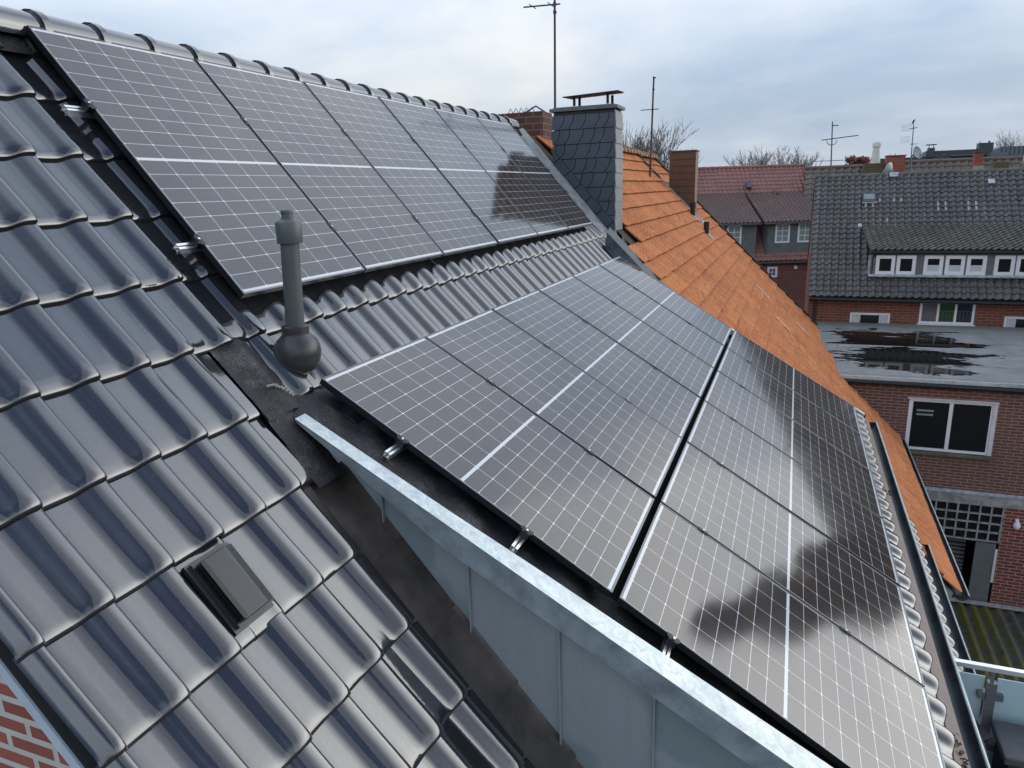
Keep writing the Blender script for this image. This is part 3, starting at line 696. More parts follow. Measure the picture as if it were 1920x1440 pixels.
def window(parent, o, r, u, w, h, name='window', fw=.06, panes=1, bars=(0, 0), glass='glass', gl=None, depth=.05, proud=.03, frame='white', sill=True, curtain=None, name_pane='pane'):
    """o lower-left corner on the wall, r right, u up; outward normal = r x u"""
    o, r, u = V(o), V(r).normalized(), V(u).normalized(); n = r.cross(u)
    m = MB(); F = lambda a, b, c, d, z0=-.04, z1=proud: m.obox(o + r * a + u * b + n * z0, r * (c - a), u * (d - b), n * (z1 - z0))
    F(0, 0, w, fw); F(0, h - fw, w, h); F(0, fw, fw, h - fw); F(w - fw, fw, w, h - fw)
    pw_ = (w - fw) / panes
    for k in range(1, panes): F(pw_ * k, fw, pw_ * k + fw, h - fw, -.04, proud * .9)
    if bars != (0, 0):
        for k in range(panes):
            a0, a1 = pw_ * k + fw, pw_ * (k + 1)
            for i in range(1, bars[0] + 1): x = a0 + (a1 - a0) * i / (bars[0] + 1); F(x - .012, fw, x + .012, h - fw, -.02, .012)
            for i in range(1, bars[1] + 1): y = fw + (h - 2 * fw) * i / (bars[1] + 1); F(a0, y - .012, a1, y + .012, -.02, .010)
    W = m.build(name, MT[frame], parent, loc=o)
    for k in range(panes):
        m = MB(); a0, a1 = pw_ * k + fw - .005, pw_ * (k + 1) + .005
        m.face([o + r * a0 + u * (fw - .005) + n * .004, o + r * a1 + u * (fw - .005) + n * .004, o + r * a1 + u * (h - fw + .005) + n * .004, o + r * a0 + u * (h - fw + .005) + n * .004])
        m.build(name_pane, MT[(gl[k] if gl else glass)], W)
        if curtain:
            m = MB(); n_ = 18; hh = h * curtain
            m.grid([[o + r * (a0 + (a1 - a0) * q / n_) + u * yy + n * (.009 + .003 * math.sin(q * 2.2)) for q in range(n_ + 1)] for yy in (fw, hh)]); m.build('curtain', MT['curtain'], W)
    if sill:
        m = MB(); m.obox(o + r * -.04 + u * -.05 + n * -.02, r * (w + .08), u * .046, n * .10); m.build('sill', MT['sill'] if sill == 'stone' else MT[frame], W)
    return W

# ------------------------------------------------------------------ orange roofed terrace house
def orange_house():
    t = rad(45.3); dn = V((math.cos(t), 0, -math.sin(t))); nn = V((math.sin(t), 0, math.cos(t))); O0 = V((0, 0, -.11)); L = 8.72
    P = lambda s, y, h=0.: O0 + dn * s + YV * y + nn * h
    T = thing('orange_roof_house', 'terraced house with ribbed orange clay roof beyond the slate chimney', 'house', (3, 12, -4))
    m = MB(); g = .326; nr = 27; ya, yb = 7.248, 18.0; rib = .056; nc = int((yb - ya) / rib)
    wob = [random.uniform(-.006, .006) for _ in range(nc // 5 + 3)]
    for r in range(nr):
        rows = [[], [], [], []]; w2 = [random.uniform(-.007, .007) for _ in range(nc // 5 + 3)]
        for c in range(nc):
            jt = w2[c // 5]; hj = wob[c // 5] * .35
            step = .045 if ya + rib * c > 15.4 else .05
            hoff = (0. if ya + rib * c < 15.35 else -.05)
            for u, h in ((0, 0.), (.14, -.016), (.34, -.016), (.48, .006), (.86, .006)):
                hh = h - (.010 if c % 5 == 0 and u < .5 else 0)
                if g * (r + 1) < 2.35 and ya + rib * (c + u) < 8.06: continue
                for k, (q, lf) in enumerate(((-.06, 0.), (.6, .018), (1.0, .036), (1.0, .000))):
                    rows[k].append(P(g * (r + q) + (jt if k > 1 else 0), ya + rib * (c + u), hh + lf + hj + hoff))
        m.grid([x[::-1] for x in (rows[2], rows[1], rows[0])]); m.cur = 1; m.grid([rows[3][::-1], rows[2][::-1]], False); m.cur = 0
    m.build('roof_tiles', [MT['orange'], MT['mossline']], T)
    m = MB(); m.face([P(-.05, 7.7, -.04), P(2.3, 7.7, -.04), P(2.3, ya, -.04), P(L, ya, -.04), P(L, yb, -.09), P(-.05, yb, -.09)]); m.face([(-.05, 7.7, -.14), (-6, 7.7, -6.2), (-6, yb, -6.2), (-.05, yb, -.14)]); m.build('roof_deck', MT['mossline'], T)
    m = MB()
    for k in range(30):
        y = 8.75 + .35 * k
        if y > yb - .2: break
        rows = [[V((math.cos(rad(190 - 200 * j / 10)) * r * 1.25, y + a, -.115 + math.sin(rad(190 - 200 * j / 10)) * r - (.03 if y > 15.2 else 0))) for j in range(11)] for a, r in ((0, .125), (.06, .125), (.065, .11), (.37, .105))]
        m.grid(rows); m.face(rows[0][::-1])
    m.build('ridge_tiles', MT['orangeold'], T)
    m = MB(); m.obox(P(-.02, 15.30, -.02), dn * 1.5, YV * .10, nn * .07); m.obox(P(-.05, yb - .06, -.10), dn * L, YV * .10, nn * .12); m.build('verge_strip', MT['mossline'], T)
    # eave: boxed end, gutter
    e = P(L + .05, 0); ex, ez = e.x, e.z
    m = MB(); m.prism([(ex - .52, ya + .02, ez + .40), (ex - .05, ya + .02, ez - .04), (ex - .10, ya + .02, ez - .26), (ex - .55, ya + .02, ez - .16)], (0, 10.3, 0)); m.build('eave_box', MT['concrete'], T)
    n = 10; cx, cz, r = ex + .055, ez - .055, .085
    arc = lambda y, rr: [(cx - math.cos(math.pi * j / n) * rr, y, cz - math.sin(math.pi * j / n) * rr) for j in range(n + 1)]
    m = MB(); ys = [ya + .02, 10, 13.9]; m.grid([arc(y, r) for y in ys]); m.grid([arc(y, r - .005) for y in ys][::-1]); m.face(arc(ys[0], r)); gt = m.build('gutter', MT['zincdark'], T)
    m = MB(); m.tube([(cx + r, y, cz + .004) for y in ys], .012, 8); m.build('gutter_bead', MT['zincrim'], gt)
    m = MB(); m.obox((ex - .02, ya + .02, ez + .012), (.05, 0, -.035), (0, 6.2, 0), (.008, 0, .012)); m.build('drip_strip', MT['oldwhite'], T)
    m = MB(); m.box((ex - .62, ya + .05, -11.5), (ex - .5, 13.95, ez + .1)); m.build('wall', MT['redbrick'], T)
    m = MB(); m.lathe((ex - .35, ya + .1, ez - .36), [(.10, 0), (.10, .5)], 14, (0, 1, 0)); m.build('downpipe_elbow', MT['concrete'], T)
    # brown clad chimney
    x0, x1, y0, y1, zt = .855, 1.475, 15.35, 15.9, -.125
    m = MB(); m.box((x0 + .02, y0 + .02, -2.2), (x1 - .01, y1, zt)); ch = m.build('chimney', MT['brownside'], T)
    m = MB()
    for r in range(10):
        z = zt - .02 - .155 * (r + 1)
        m.prism([(x0, y0 - .006, z), (x0, y0 + .016, z), (x0, y0 + .018, z + .16), (x0, y0 + .008, z + .16)], (x1 - x0, 0, 0))
    m.build('cladding', MT['brownclad'], ch)
    m = MB(); m.box((x0 - .015, y0 - .015, zt), (x1 + .015, y1 + .015, zt + .03)); m.build('cap', MT['rust'], ch)
    m = MB(); m.obox(P(2.30, 15.2, -.02), dn * .16, YV * .5, nn * .05); m.obox(P(.9, 15.26, .0), dn * 1.45, YV * .09, nn * .05); m.build('chimney_flashing', MT['mortar'], ch)
    for q, yy, hh in (((1.49, -1.60), 14.98, .30), ((1.88, -2.0), 14.45, .27)):
        m = MB(); m.lathe((q[0], yy, q[1] - .1), [(.062, 0), (.060, .10 + hh * .55), (.066, .1 + hh * .56), (.066, .1 + hh), (.0, .1 + hh)], 14); m.build('roof_pipe', MT['black'], T)
        m = MB(); m.obox(P((V((q[0], 0, q[1])) - O0).length + .02, yy - .10, .02), dn * .20, YV * .2, nn * .02); m.build('pipe_flashing', MT['mortar'], T)
    # old brick chimney behind the ridge
    m = MB(); m.box((-.86, 8.25, -1.4), (.035, 8.72, .27)); bc = m.build('brick_chimney', MT['chimbrick'], T)
    bc['label'] = 'old weathered brick chimney stack'
    m = MB(); 
    for k in range(5): 
        x = -.62 + .09 * k; m.tube([(x, 8.45, .27), (x + .05, 8.45, .36), (x + .10, 8.45, .27)], .007, 5)
    m.tube([(-.32, 8.4, .27), (-.14, 8.45, .37), (.0, 8.5, .27)], .014, 5); m.build('wire_guard', MT['galv'], bc)
    m = MB()
    for k, (s, y) in enumerate(((4.3, 14.2), (5.6, 14.7), (5.0, 12.9))): m.obox(P(s, y, .032), dn * .42, YV * .045, nn * .012)
    m.build('slipped_tile', MT['oldwhite'], T)
orange_house()

# ------------------------------------------------------------------ brick annex with wet flat roof
def annex():
    T = thing('brick_annex', 'brown brick annex with puddled felt flat roof and white double window', 'annex', (8, 16, -8))
    yf = 14.0; xr = 10.2
    m = MB(); W0, W1 = (6.341, -6.66), (7.945, -5.487)     # window hole
    zt, zl = -5.13, -7.50
    q = lambda a, b, c, d: m.face([(a, yf, b), (c, yf, b), (c, yf, d), (a, yf, d)])
    q(4.3, zl, W0[0], zt); q(W1[0], zl, xr, zt); q(W0[0], zl, W1[0], W0[1]); q(W0[0], W1[1], W1[0], zt)
    for a, b in ((W0[0], W0[0]), (W1[0], W1[0])): pass
    m.face([(xr, yf, -11.5), (xr, 18.4, -11.5), (xr, 18.4, -4.7), (xr, yf, -5.13)])
    m.build('upper_wall', MT['annexbrick'], T)
    m = MB(); q(8.37, -11.5, xr, zl); q(4.3, -11.5, 6.45, zl); m.build('lower_wall', MT['redbrick'], T)
    m = MB(); m.box((6.3, yf - .03, -7.80), (xr, yf + .1, -7.56)); m.build('lintel', MT['concrete'], T)
    m = MB(); m.box((6.3, yf - .05, -7.56), (xr, yf + .1, -7.50)); m.build('lintel_cap', MT['paintblue'], T)
    m = MB(); m.face([(3.9, yf - .06, -5.06), (xr + .1, yf - .06, -5.06), (xr + .1, 18.3, -4.645), (3.9, 18.3, -4.645)])
    m.build('flat_roof', MT['felt'], T)
    m = MB(); m.box((4.85, yf - .09, -5.125), (xr + .1, yf - .06, -5.05)); m.build('roof_edge', MT['zinc'], T)
    m = MB(); m.box((4.75, yf - .075, -5.21), (xr + .1, yf - .002, -5.128)); m.tube([(4.75, yf - .13, -5.17), (xr + .1, yf - .13, -5.19)], .045, 10); m.build('gutter', MT['black'], T)
    w = window(T, (6.341, yf, -6.675), (1, 0, 0), (0, 0, 1), 1.60, 1.19, fw=.085, panes=2, sill='stone', proud=-.0)
    m = MB(); m.box((6.30, yf - .05, -5.50), (7.985, yf + .02, -5.475)); m.box((7.90, yf - .03, -6.66), (7.975, yf + .03, -5.50)); m.build('shutter_guide', MT['oldwhite'], w)
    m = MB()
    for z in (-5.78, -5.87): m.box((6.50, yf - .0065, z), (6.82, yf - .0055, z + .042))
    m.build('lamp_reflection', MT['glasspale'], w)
    # glass blocks
    m = MB(); x0, x1, z0, z1 = 6.46, 8.36, -8.63, -7.80; nx, nz = 9, 4
    for k in range(nx + 1): x = x0 + (x1 - x0) * k / nx; m.box((x - .016, yf - .01, z0), (x + .016, yf + .06, z1))
    for k in range(nz + 1): z = z0 + (z1 - z0) * k / nz; m.box((x0, yf - .008, z - .016), (x1, yf + .058, z + .016))
    gb = m.build('glass_block_window', MT['concrete'], T)
    m = MB()
    for i in range(nx):
        for k in range(nz):
            a, b = x0 + (x1 - x0) * i / nx + .016, z0 + (z1 - z0) * k / nz + .016; c, d = x0 + (x1 - x0) * (i + 1) / nx - .016, z0 + (z1 - z0) * (k + 1) / nz - .016
            m.face([(a, yf + .03, b), (c, yf + .03, b), (c, yf + .03, d), (a, yf + .03, d)]); 
    m.build('block_panes', MT['glass'], gb)
    # dark doorway
    m = MB(); m.face([(6.45, yf + 1.2, -11.5), (8.37, yf + 1.2, -11.5), (8.37, yf + 1.2, -8.6), (6.45, yf + 1.2, -8.6)]); m.face([(8.37, yf, -11.5), (8.37, yf + 1.2, -11.5), (8.37, yf + 1.2, -8.6), (8.37, yf, -8.6)][::-1]); m.face([(6.45, yf, -8.65), (8.37, yf, -8.65), (8.37, yf + 1.2, -8.65), (6.45, yf + 1.2, -8.65)]); m.face([(6.45, yf, -11.5), (6.45, yf + 1.2, -11.5), (6.45, yf + 1.2, -8.6), (6.45, yf, -8.6)]); m.build('doorway', MT['wood'], T)
    m = MB(); m.box((7.95, yf + .02, -11.5), (8.33, yf + .08, -8.68)); m.build('door_leaf', MT['metalgrey'], T)
    m = MB(); m.box((8.32, yf - .01, -9.6), (8.37, yf + .03, -8.8)); m.build('door_jamb', MT['oldwhite'], T)
    m = MB()
    for k in range(22): m.box((7.55, yf + .6, -10.9 + .1 * k), (7.9, yf + .64, -10.84 + .1 * k))
    m.build('shutter_slats', MT['greenclad'], T)
    m = MB(); m.lathe((8.62, yf - .07, -8.16), [(0, -.07), (.05, -.06), (.075, -.01), (.065, .04), (.04, .08), (.035, .11), (0, .11)], 16); m.box((8.59, yf - .06, -8.09), (8.65, yf, -8.03)); tag(m.build('wall_lamp', MT['white'], None, (8.62, yf, -8.1)), 'small white globe lamp on the red brick annex wall', 'wall lamp')
annex()

# ------------------------------------------------------------------ black pantiled house behind the annex
def dark_house():
    T = thing('black_tiled_house', 'brick house with weathered black pantile roof and long dormer of white windows', 'house', (9, 20, -6))
    yw = 18.36; xl, xr = 4.27, 12.6; s = rad(45)
    e = V((xl - .02, 18.16, -3.93)); rz, ry = -.80, 21.29; dn = V((0, 18.16 - ry, -3.93 - rz)); L = dn.length; dn.normalize(); nn = V((1, 0, 0)).cross(dn); nn = nn if nn.z > 0 else -nn
    top = V((xl - .02, ry, rz)); X = V((1, 0, 0))
    m = MB(); pantiles(m, top, X, dn, nn, xr - xl, L, .182, .187, .042, .026); m.build('roof', MT['darktile'], T)
    m = MB(); m.face([top + nn * -.03, top + X * (xr - xl) + nn * -.03, top + X * (xr - xl) + dn * L + nn * -.03, top + dn * L + nn * -.03]); m.face([top + nn * -.03, V((xl - .02, 24.4, -3.93)), V((xr, 24.4, -3.93)), top + X * (xr - xl) + nn * -.03]); m.build('roof_deck', MT['mossline'], T)
    m = MB()
    for k in range(24):
        x = xl + .35 * k; m.tube([(x, ry + .02, rz + .0), (x + .37, ry + .02, rz + .0)], [.075, .068], 10)
    m.build('ridge_caps', MT['mosstile'], T)
    # pale repaired tiles
    m = MB()
    for cx, r0, r1, nc in ((5.62, 5, 6, 3), (6.35, 5, 5, 2), (7.38, 6, 7, 2), (7.38, 8, 8, 1), (8.15, 6, 7, 2), (5.65, 9, 9, 3), (5.2, 4, 4, 1)):
        for c in range(nc):
            for r in range(r0, r1 + 1):
                if random.random() < .2: continue
                xx = xl - .02 + round((cx - xl) / .182) * .1811 + .1811 * c
                b = top + X * (xx - xl + .02 + .113) + dn * (.187 * r + .005); m.tube([b + nn * .022, b + dn * .165 + nn * .042], .026, 8)
    m.build('pale_tiles', MT['paletile'], T)
    # walls
    m = MB(); q = lambda a, b, c, d: m.face([(a, yw, b), (c, yw, b), (c, yw, d), (a, yw, d)])
    q(xl, -11.5, xr, -3.9); m.build('front_wall', MT['housebrick'], T)
    m = MB(); m.face([(xl, yw, -11.5), (xl, 24.2, -11.5), (xl, 24.2, -3.95), (xl, ry, rz - .07), (xl, yw, -3.95)][::-1]); m.build('gable_wall', MT['plaster'], T)
    m = MB(); m.face([(xr - .05, yw, -11.5), (xr - .05, 24.2, -11.5), (xr - .05, 24.2, -3.95), (xr - .05, ry, rz - .07), (xr - .05, yw, -3.95)]); m.build('gable_wall', MT['plaster'], T)
    m = MB(); m.box((xl, 18.13, -4.05), (xr, 18.20, -3.97)); m.tube([(xl, 18.09, -4.0), (xr, 18.09, -4.03)], .04, 8); m.build('gutter', MT['black'], T)
    # long shed dormer
    xa, xb = 5.75, 12.0; yf = 18.64; zt, zb = -2.78, -3.45
    m = MB(); m.face([(xa, yf, zb - .05), (xb, yf, zb - .05), (xb, yf, zt), (xa, yf, zt)])
    m.face([(xa, yf, zb - .05), (xa, yf, zt), (xa, 19.9, -2.25), (xa, 19.9, -2.5)]); m.build('dormer_wall', MT['greyclad'], T)
    dt = V((5.52, 19.96, -2.15)); de = V((5.70, 18.56, -2.73)); d2 = de - dt; L2 = d2.length; d2.normalize(); n2 = X.cross(d2); n2 = n2 if n2.z > 0 else -n2
    m = MB(); pantiles(m, dt, X, d2, n2, xb - xa + .1, L2, .155, .13, .036, .026); m.face([dt + n2 * -.02, dt + d2 * L2 + n2 * -.02, dt + d2 * L2 + n2 * -.02 + X * 6.3, dt + n2 * -.02 + X * 6.3]); m.build('dormer_roof', MT['mosstile'], T)
    m = MB(); m.box((xa - .04, 18.56, -2.83), (xb, 18.64, -2.77)); m.tube([(xa - .06, 18.55, -2.79), (xb, 18.55, -2.79)], .04, 8); m.tube([(xa + .10, 18.62, -2.82), (xa + .04, 18.66, -2.95), (xa + .04, 18.66, -3.45)], .026, 8); m.build('dormer_gutter', MT['black'], T)
    m = MB(); m.obox((xa - .05, 18.52, -3.435), (xb - xa, 0, 0), (0, .12, .03), (0, -.01, .03)); m.box((xa - .06, 18.68, -3.44), (xa - .002, 18.74, -2.88)); m.obox((5.44, 19.96, -2.18), (.09, 0, 0), (0, -.12, -.08), (0, -.04, .08)); m.build('dormer_flashing', MT['paintblue'], T)
    for x, w, cur in ((5.868, .455, 0), (6.362, .452, 0), (7.0, .44, .5), (7.49, .435, .5), (7.97, .435, .5), (8.58, .437, 0), (9.05, .44, 0)):
        window(T, (x, yf, -3.375), (1, 0, 0), (0, 0, 1), w, .50, fw=.085, sill=False, curtain=cur or None)
    # roof windows and patches of lead
    for x, y, z in ((5.55, 20.78, -1.33), (9.45, 20.70, -1.38)):
        o = V((x, 0, 0)) + V((0, 20.72, -1.36)); m = MB(); a = nn * .05
        m.obox(o + nn * .03, X * .33, dn * .30, nn * .06); rw = m.build('roof_window', MT['galv'], T)
        m = MB(); m.obox(o + nn * .09 + X * .03 + dn * .03, X * .27, dn * .2, nn * .012); m.build('pane', MT['glasspale'], rw)
        m = MB(); m.obox(o + nn * .035 + X * -.01 + dn * .28, X * .37, dn * .06, nn * .03); m.build('apron', MT['mortar'], rw)
    m = MB(); m.obox(top + X * 4.42 + dn * .36 + nn * .04, X * .16, dn * .16, nn * .04); m.obox(top + X * 2.0 + dn * -.02 + nn * .05, X * .22, dn * .16, nn * .03); m.build('lead_patch', MT['paintblue'], T)
    # ground floor windows just above the flat roof
    for x, w, z0, h, pn, gl in ((5.335, .97, -4.98, .60, 1, ['glass']), (6.985, 1.25, -4.62, .585, 3, ['glassgrey', 'glassgreen', 'glassblue']), (8.90, 1.0, -4.98, .60, 1, ['glass'])):
        W = window(T, (x, yw, z0), (1, 0, 0), (0, 0, 1), w, h, fw=.055, panes=pn, gl=gl, sill=(pn == 3))
        if pn == 1:
            m = MB(); n_ = 8
            for a0 in (.06, w - .26): m.grid([[V((x + a0 + .2 * k / n_, yw - .008 - .004 * math.sin(k * 2.4), zz)) for k in range(n_ + 1)] for zz in (z0 + .06, z0 + h - .06)])
            m.build('curtain', MT['curtain'], W)
        else:
            m = MB()
            for k in range(10): m.box((x + .46 + .078 * k, yw - .012, z0 + .06), (x + .468 + .078 * k, yw - .006, z0 + .33))
            m.box((x + .44, yw - .013, z0 + .33), (x + 1.2, yw - .005, z0 + .342)); m.build('window_grille', MT['galv'], W)
    m = MB(); m.tube([(4.45, 18.3, -3.97), (4.45, 18.3, -11)], .035, 8); m.build('downpipe', MT['rust'], T)
dark_house()

# ------------------------------------------------------------------ red pantiled house, turned 22 degrees
def red_house():
    T = thing('red_tiled_house', 'farther brick house with dull red pantile roof and two slate clad dormers', 'house', (2, 31, -5))
    th = rad(21); ex = V((math.cos(th), math.sin(th), 0)); ey = V((math.sin(th), -math.cos(th), 0)); Z = V((0, 0, 1))
    R0 = V((3.98, 33.4, -.20))     # right end of the ridge
    Q = lambda a, b, z: R0 + ex * a + ey * b + Z * (z - R0.z)       # a along ridge (negative left), b towards the viewer
    wid = 7.4; dep = 3.95; ez = -4.02
    dn = (ey * dep + Z * (ez - R0.z)); L = dn.length; dn.normalize(); nn = ex.cross(dn); nn = nn if nn.z > 0 else -nn
    m = MB(); pantiles(m, Q(-wid, 0, R0.z), ex, dn, nn, wid + .02, L, .20, .225, .034, .022); m.build('roof', MT['redtile'], T)
    m = MB(); m.face([Q(-wid, 0, -.25), Q(0, 0, -.25), Q(0, dep, ez - .05), Q(-wid, dep, ez - .05)]); m.face([Q(-wid, 0, -.25), Q(-wid, -4, -4), Q(0, -4, -4), Q(0, 0, -.25)]); m.build('roof_deck', MT['mossline'], T)
    m = MB()
    for k in range(21): m.tube([Q(-wid + .35 * k, 0, -.19), Q(-wid + .35 * k + .38, 0, -.19)], [.085, .07], 8)
    m.build('ridge_caps', MT['redtile'], T)
    m = MB(); m.face([Q(-wid, dep - .12, -11.5), Q(.0, dep - .12, -11.5), Q(.0, dep - .12, ez), Q(-wid, dep - .12, ez)]); m.face([Q(0, dep - .12, -11.5), Q(0, -4, -11.5), Q(0, -4, -4), Q(0, 0, -.3), Q(0, dep - .12, ez)]); m.build('wall', MT['farbrick'], T)
    m = MB(); m.obox(Q(-wid, dep + .02, ez - .10), ex * (wid + .02), ey * .07, Z * .07); m.obox(Q(-.05, .1, -.15), ex * .12, dn * 1.2, nn * .06); m.build('gutter', MT['galv'], T)
    for a0, a1 in ((-2.83, -.55), (-5.75, -3.20)):
        bf = dep - .28; ztop = -2.47
        zb = R0.z - (R0.z - ez) * bf / dep
        d = empty('dormer', (0, 0, 0), T); d.location = Q((a0 + a1) / 2, bf, -3) - T.location
        m = MB(); m.face([Q(a0, bf, zb - .1), Q(a1, bf, zb - .1), Q(a1, bf, ztop), Q(a0, bf, ztop)]); m.face([Q(a0, bf, zb - .1), Q(a0, bf, ztop), Q(a0, 1.2, -1.4)]); m.face([Q(a1, bf, zb - .1), Q(a1, 1.2, -1.4), Q(a1, bf, ztop)]); m.build('dormer_wall', MT['greyclad'], d)
        t0, e0 = Q(a0 - .12, 1.10, -1.27), Q(a0 - .12, bf + .2, ztop + .02); dd = e0 - t0; LL = dd.length; dd.normalize(); n2 = ex.cross(dd); n2 = n2 if n2.z > 0 else -n2
        m = MB(); pantiles(m, t0, ex, dd, n2, a1 - a0 + .24, LL, .18, .17, .034, .022); m.obox(t0 - n2 * .08, ex * .05, dd * LL, n2 * .07); m.build('dormer_roof', MT['browntile'], d)
        m = MB(); m.obox(Q(a0 - .12, bf + .19, ztop - .07), ex * (a1 - a0 + .24), ey * .08, Z * .08); m.tube([Q(a0 + .12, bf + .2, ztop - .05), Q(a0 + .02, bf + .06, ztop - .22), Q(a0 + .02, bf + .06, zb)], .035, 6); m.build('dormer_gutter', MT['galv'], d)
        for k in (0, 1):
            window(d, Q(a0 + .40 + .93 * k, bf + .005, -3.33), ex, Z, .60, .78, fw=.07, bars=(1, 2), glass='glasspale', sill=False)
    for a in (-.66, -2.62): window(T, Q(a - .1, dep - .115, -4.72), ex, Z, .42, .44, fw=.085, bars=(1, 1), glass='glassgrey', sill=False)
    m = MB(); m.obox(Q(-1.62, dep - .11, -4.40), ex * .13, Z * .13, ey * .03); m.build('wall_box', MT['white'], T)
    m = MB(); m.obox(Q(-wid + 1.2, .5, -1.), ex * .62, ey * .4, Z * 1.1); m.build('side_chimney', MT['greenclad'], T)
    m = MB(); p = Q(-2.9, .85, -.95); m.obox(p, ex * .22, dn * .30, nn * .16); m.tube([p + nn * .1, p + ex * .5 + nn * .5], .012, 6); m.build('roof_hatch', MT['galv'], T)
    m = MB(); p = Q(-1.75, 1.2, -1.3); m.obox(p, ex * .16, dn * .2, nn * .14); m.build('vent_tile', MT['beigetile'], T)
red_house()

# ------------------------------------------------------------------ far roofs on the skyline
def far_row(name, label, xa, xb, yr, zr, mat, drop=2.6, ridge=True):
    T = thing(name, label, 'house', ((xa + xb) / 2, yr, zr - 3)); X = V((1, 0, 0)); dn = V((0, -1, -.84)).normalized(); nn = X.cross(dn); nn = nn if nn.z > 0 else -nn
    m = MB(); pantiles(m, V((xa, yr, zr)), X, dn, nn, xb - xa, drop * 1.45, .30, .34, .04, .03); m.build('roof', MT[mat], T)
    m = MB(); m.tube([(xa, yr, zr + .02), (xb, yr, zr + .02)], .09, 8); m.build('ridge_caps', MT[mat], T)
    m = MB(); e = V((xa, yr, zr)) + dn * (drop * 1.4); m.box((xa + .05, e.y + .2, -11.5), (xb - .05, yr + 2.5, e.z - .05)); m.prism([(xa + .05, e.y + .1, e.z - .08), (xa + .05, yr, zr - .08), (xa + .05, yr + 2.6, e.z - .08)], (xb - xa - .1, 0, 0)); m.build('wall', MT['farbrick'], T)
    return T
f1 = far_row('brown_tiled_house', 'brown tiled terrace roof left of the red chimney, mossy parapet at its end', 4.05, 7.80, 33., -.36, 'beigetile')
m = MB(); m.box((6.35, 32.2, -1.2), (7.75, 32.9, -.25)); m.build('parapet', MT['mossbrick'], f1)
f2 = far_row('brown_tiled_house', 'brown grey terrace roof right of the red chimney, carrying the small brick stack', 7.75, 13.4, 33.6, -.26, 'beigetile')
m = MB(); m.box((7.17, 31.9, -1.8), (7.86, 32.6, .0)); rc = m.build('chimney', MT['redchim'], f2)
m = MB(); m.box((7.15, 31.87, .0), (7.89, 32.63, .04)); m.tube([(7.3, 32.2, .04), (7.3, 32.2, .12)], .01, 5); m.tube([(7.5, 32.2, .04), (7.5, 32.2, .12)], .01, 5); m.build('cap', MT['redchim'], rc)
m = MB(); m.box((10.33, 31.8, -1.2), (10.62, 32.2, -.0)); sc = m.build('chimney', MT['redchim'], f2)
m = MB(); m.box((10.29, 31.76, -.0), (10.66, 32.24, .05)); m.build('cap', MT['mossbrick'], sc)
m = MB(); m.box((10.30, 31.72, -1.3), (10.66, 31.8, -.52)); m.build('stack_flashing', MT['paletile'], sc)
m = MB(); m.box((10.43, 29., -1.6), (10.90, 29.4, -.44)); m.build('mossy_stack', MT['mossbrick'], f2)
def modern():
    T = thing('modern_building', 'long dark grey flat roofed building on the skyline behind the terrace roofs', 'building', (14, 46, -4))
    m = MB(); m.box((7.6, 45, -11.5), (20, 52, .24)); m.build('lower_storey', MT['modern'], T)
    m = MB(); m.box((10.5, 45.02, .0), (13.4, 51, .53)); m.build('upper_storey', MT['modern'], T)
    m = MB(); m.prism([(13.3, 44.5, .1), (13.55, 44.5, .42), (13.85, 44.5, .575), (22, 44.5, .62), (22, 44.5, .1)], (0, 5, 0)); m.build('seam_roof', MT['modernlight'], T)
    m = MB()
    for k in range(24): m.box((13.9 + .2 * k, 44.46, .18), (13.93 + .2 * k, 44.5, .57))
    m.build('roof_seams', MT['modern'], T)
    m = MB(); m.box((12.92, 44.9, .2), (13.60, 45.6, .84)); m.box((12.98, 45.2, .84), (13.02, 45.25, .93)); m.box((13.40, 45.2, .84), (13.48, 45.28, .95)); m.build('plant_block', MT['modern'], T)
    m = MB(); m.box((10.47, 44.9, .2), (10.80, 45.3, .70)); m.box((10.38, 44.9, .2), (10.48, 45.3, .54)); c = m.build('flue_stack', MT['modern'], T)
    m = MB(); m.box((10.38, 44.8, .85), (10.86, 45.4, .89)); m.box((10.50, 45.0, .7), (10.53, 45.05, .86)); m.box((10.72, 45.0, .7), (10.75, 45.05, .86)); m.build('flue_hood', MT['modern'], c)
    m = MB(); m.box((10.75, 44.97, .27), (11.05, 45.0, .31)); m.box((11.15, 44.97, .27), (11.45, 45.0, .31)); m.box((11.6, 44.7, .20), (13.1, 45., .25)); m.box((13.4, 44.3, .1), (14.2, 44.45, .28)); m.build('window_band', MT['modernlight'], T)
modern()
m = MB(); m.lathe((6.88, 33.5, -.9), [(.23, 0), (.22, .5), (.135, 1.30), (.13, 1.34), (.175, 1.35), (.175, 1.52), (.15, 1.55), (.0, 1.56)], 16)
tag(m.build('chimney_pot', MT['pot'], None, (6.88, 33.5, -.9)), 'tall cream tapered chimney pot standing on the far roofs', 'chimney pot')

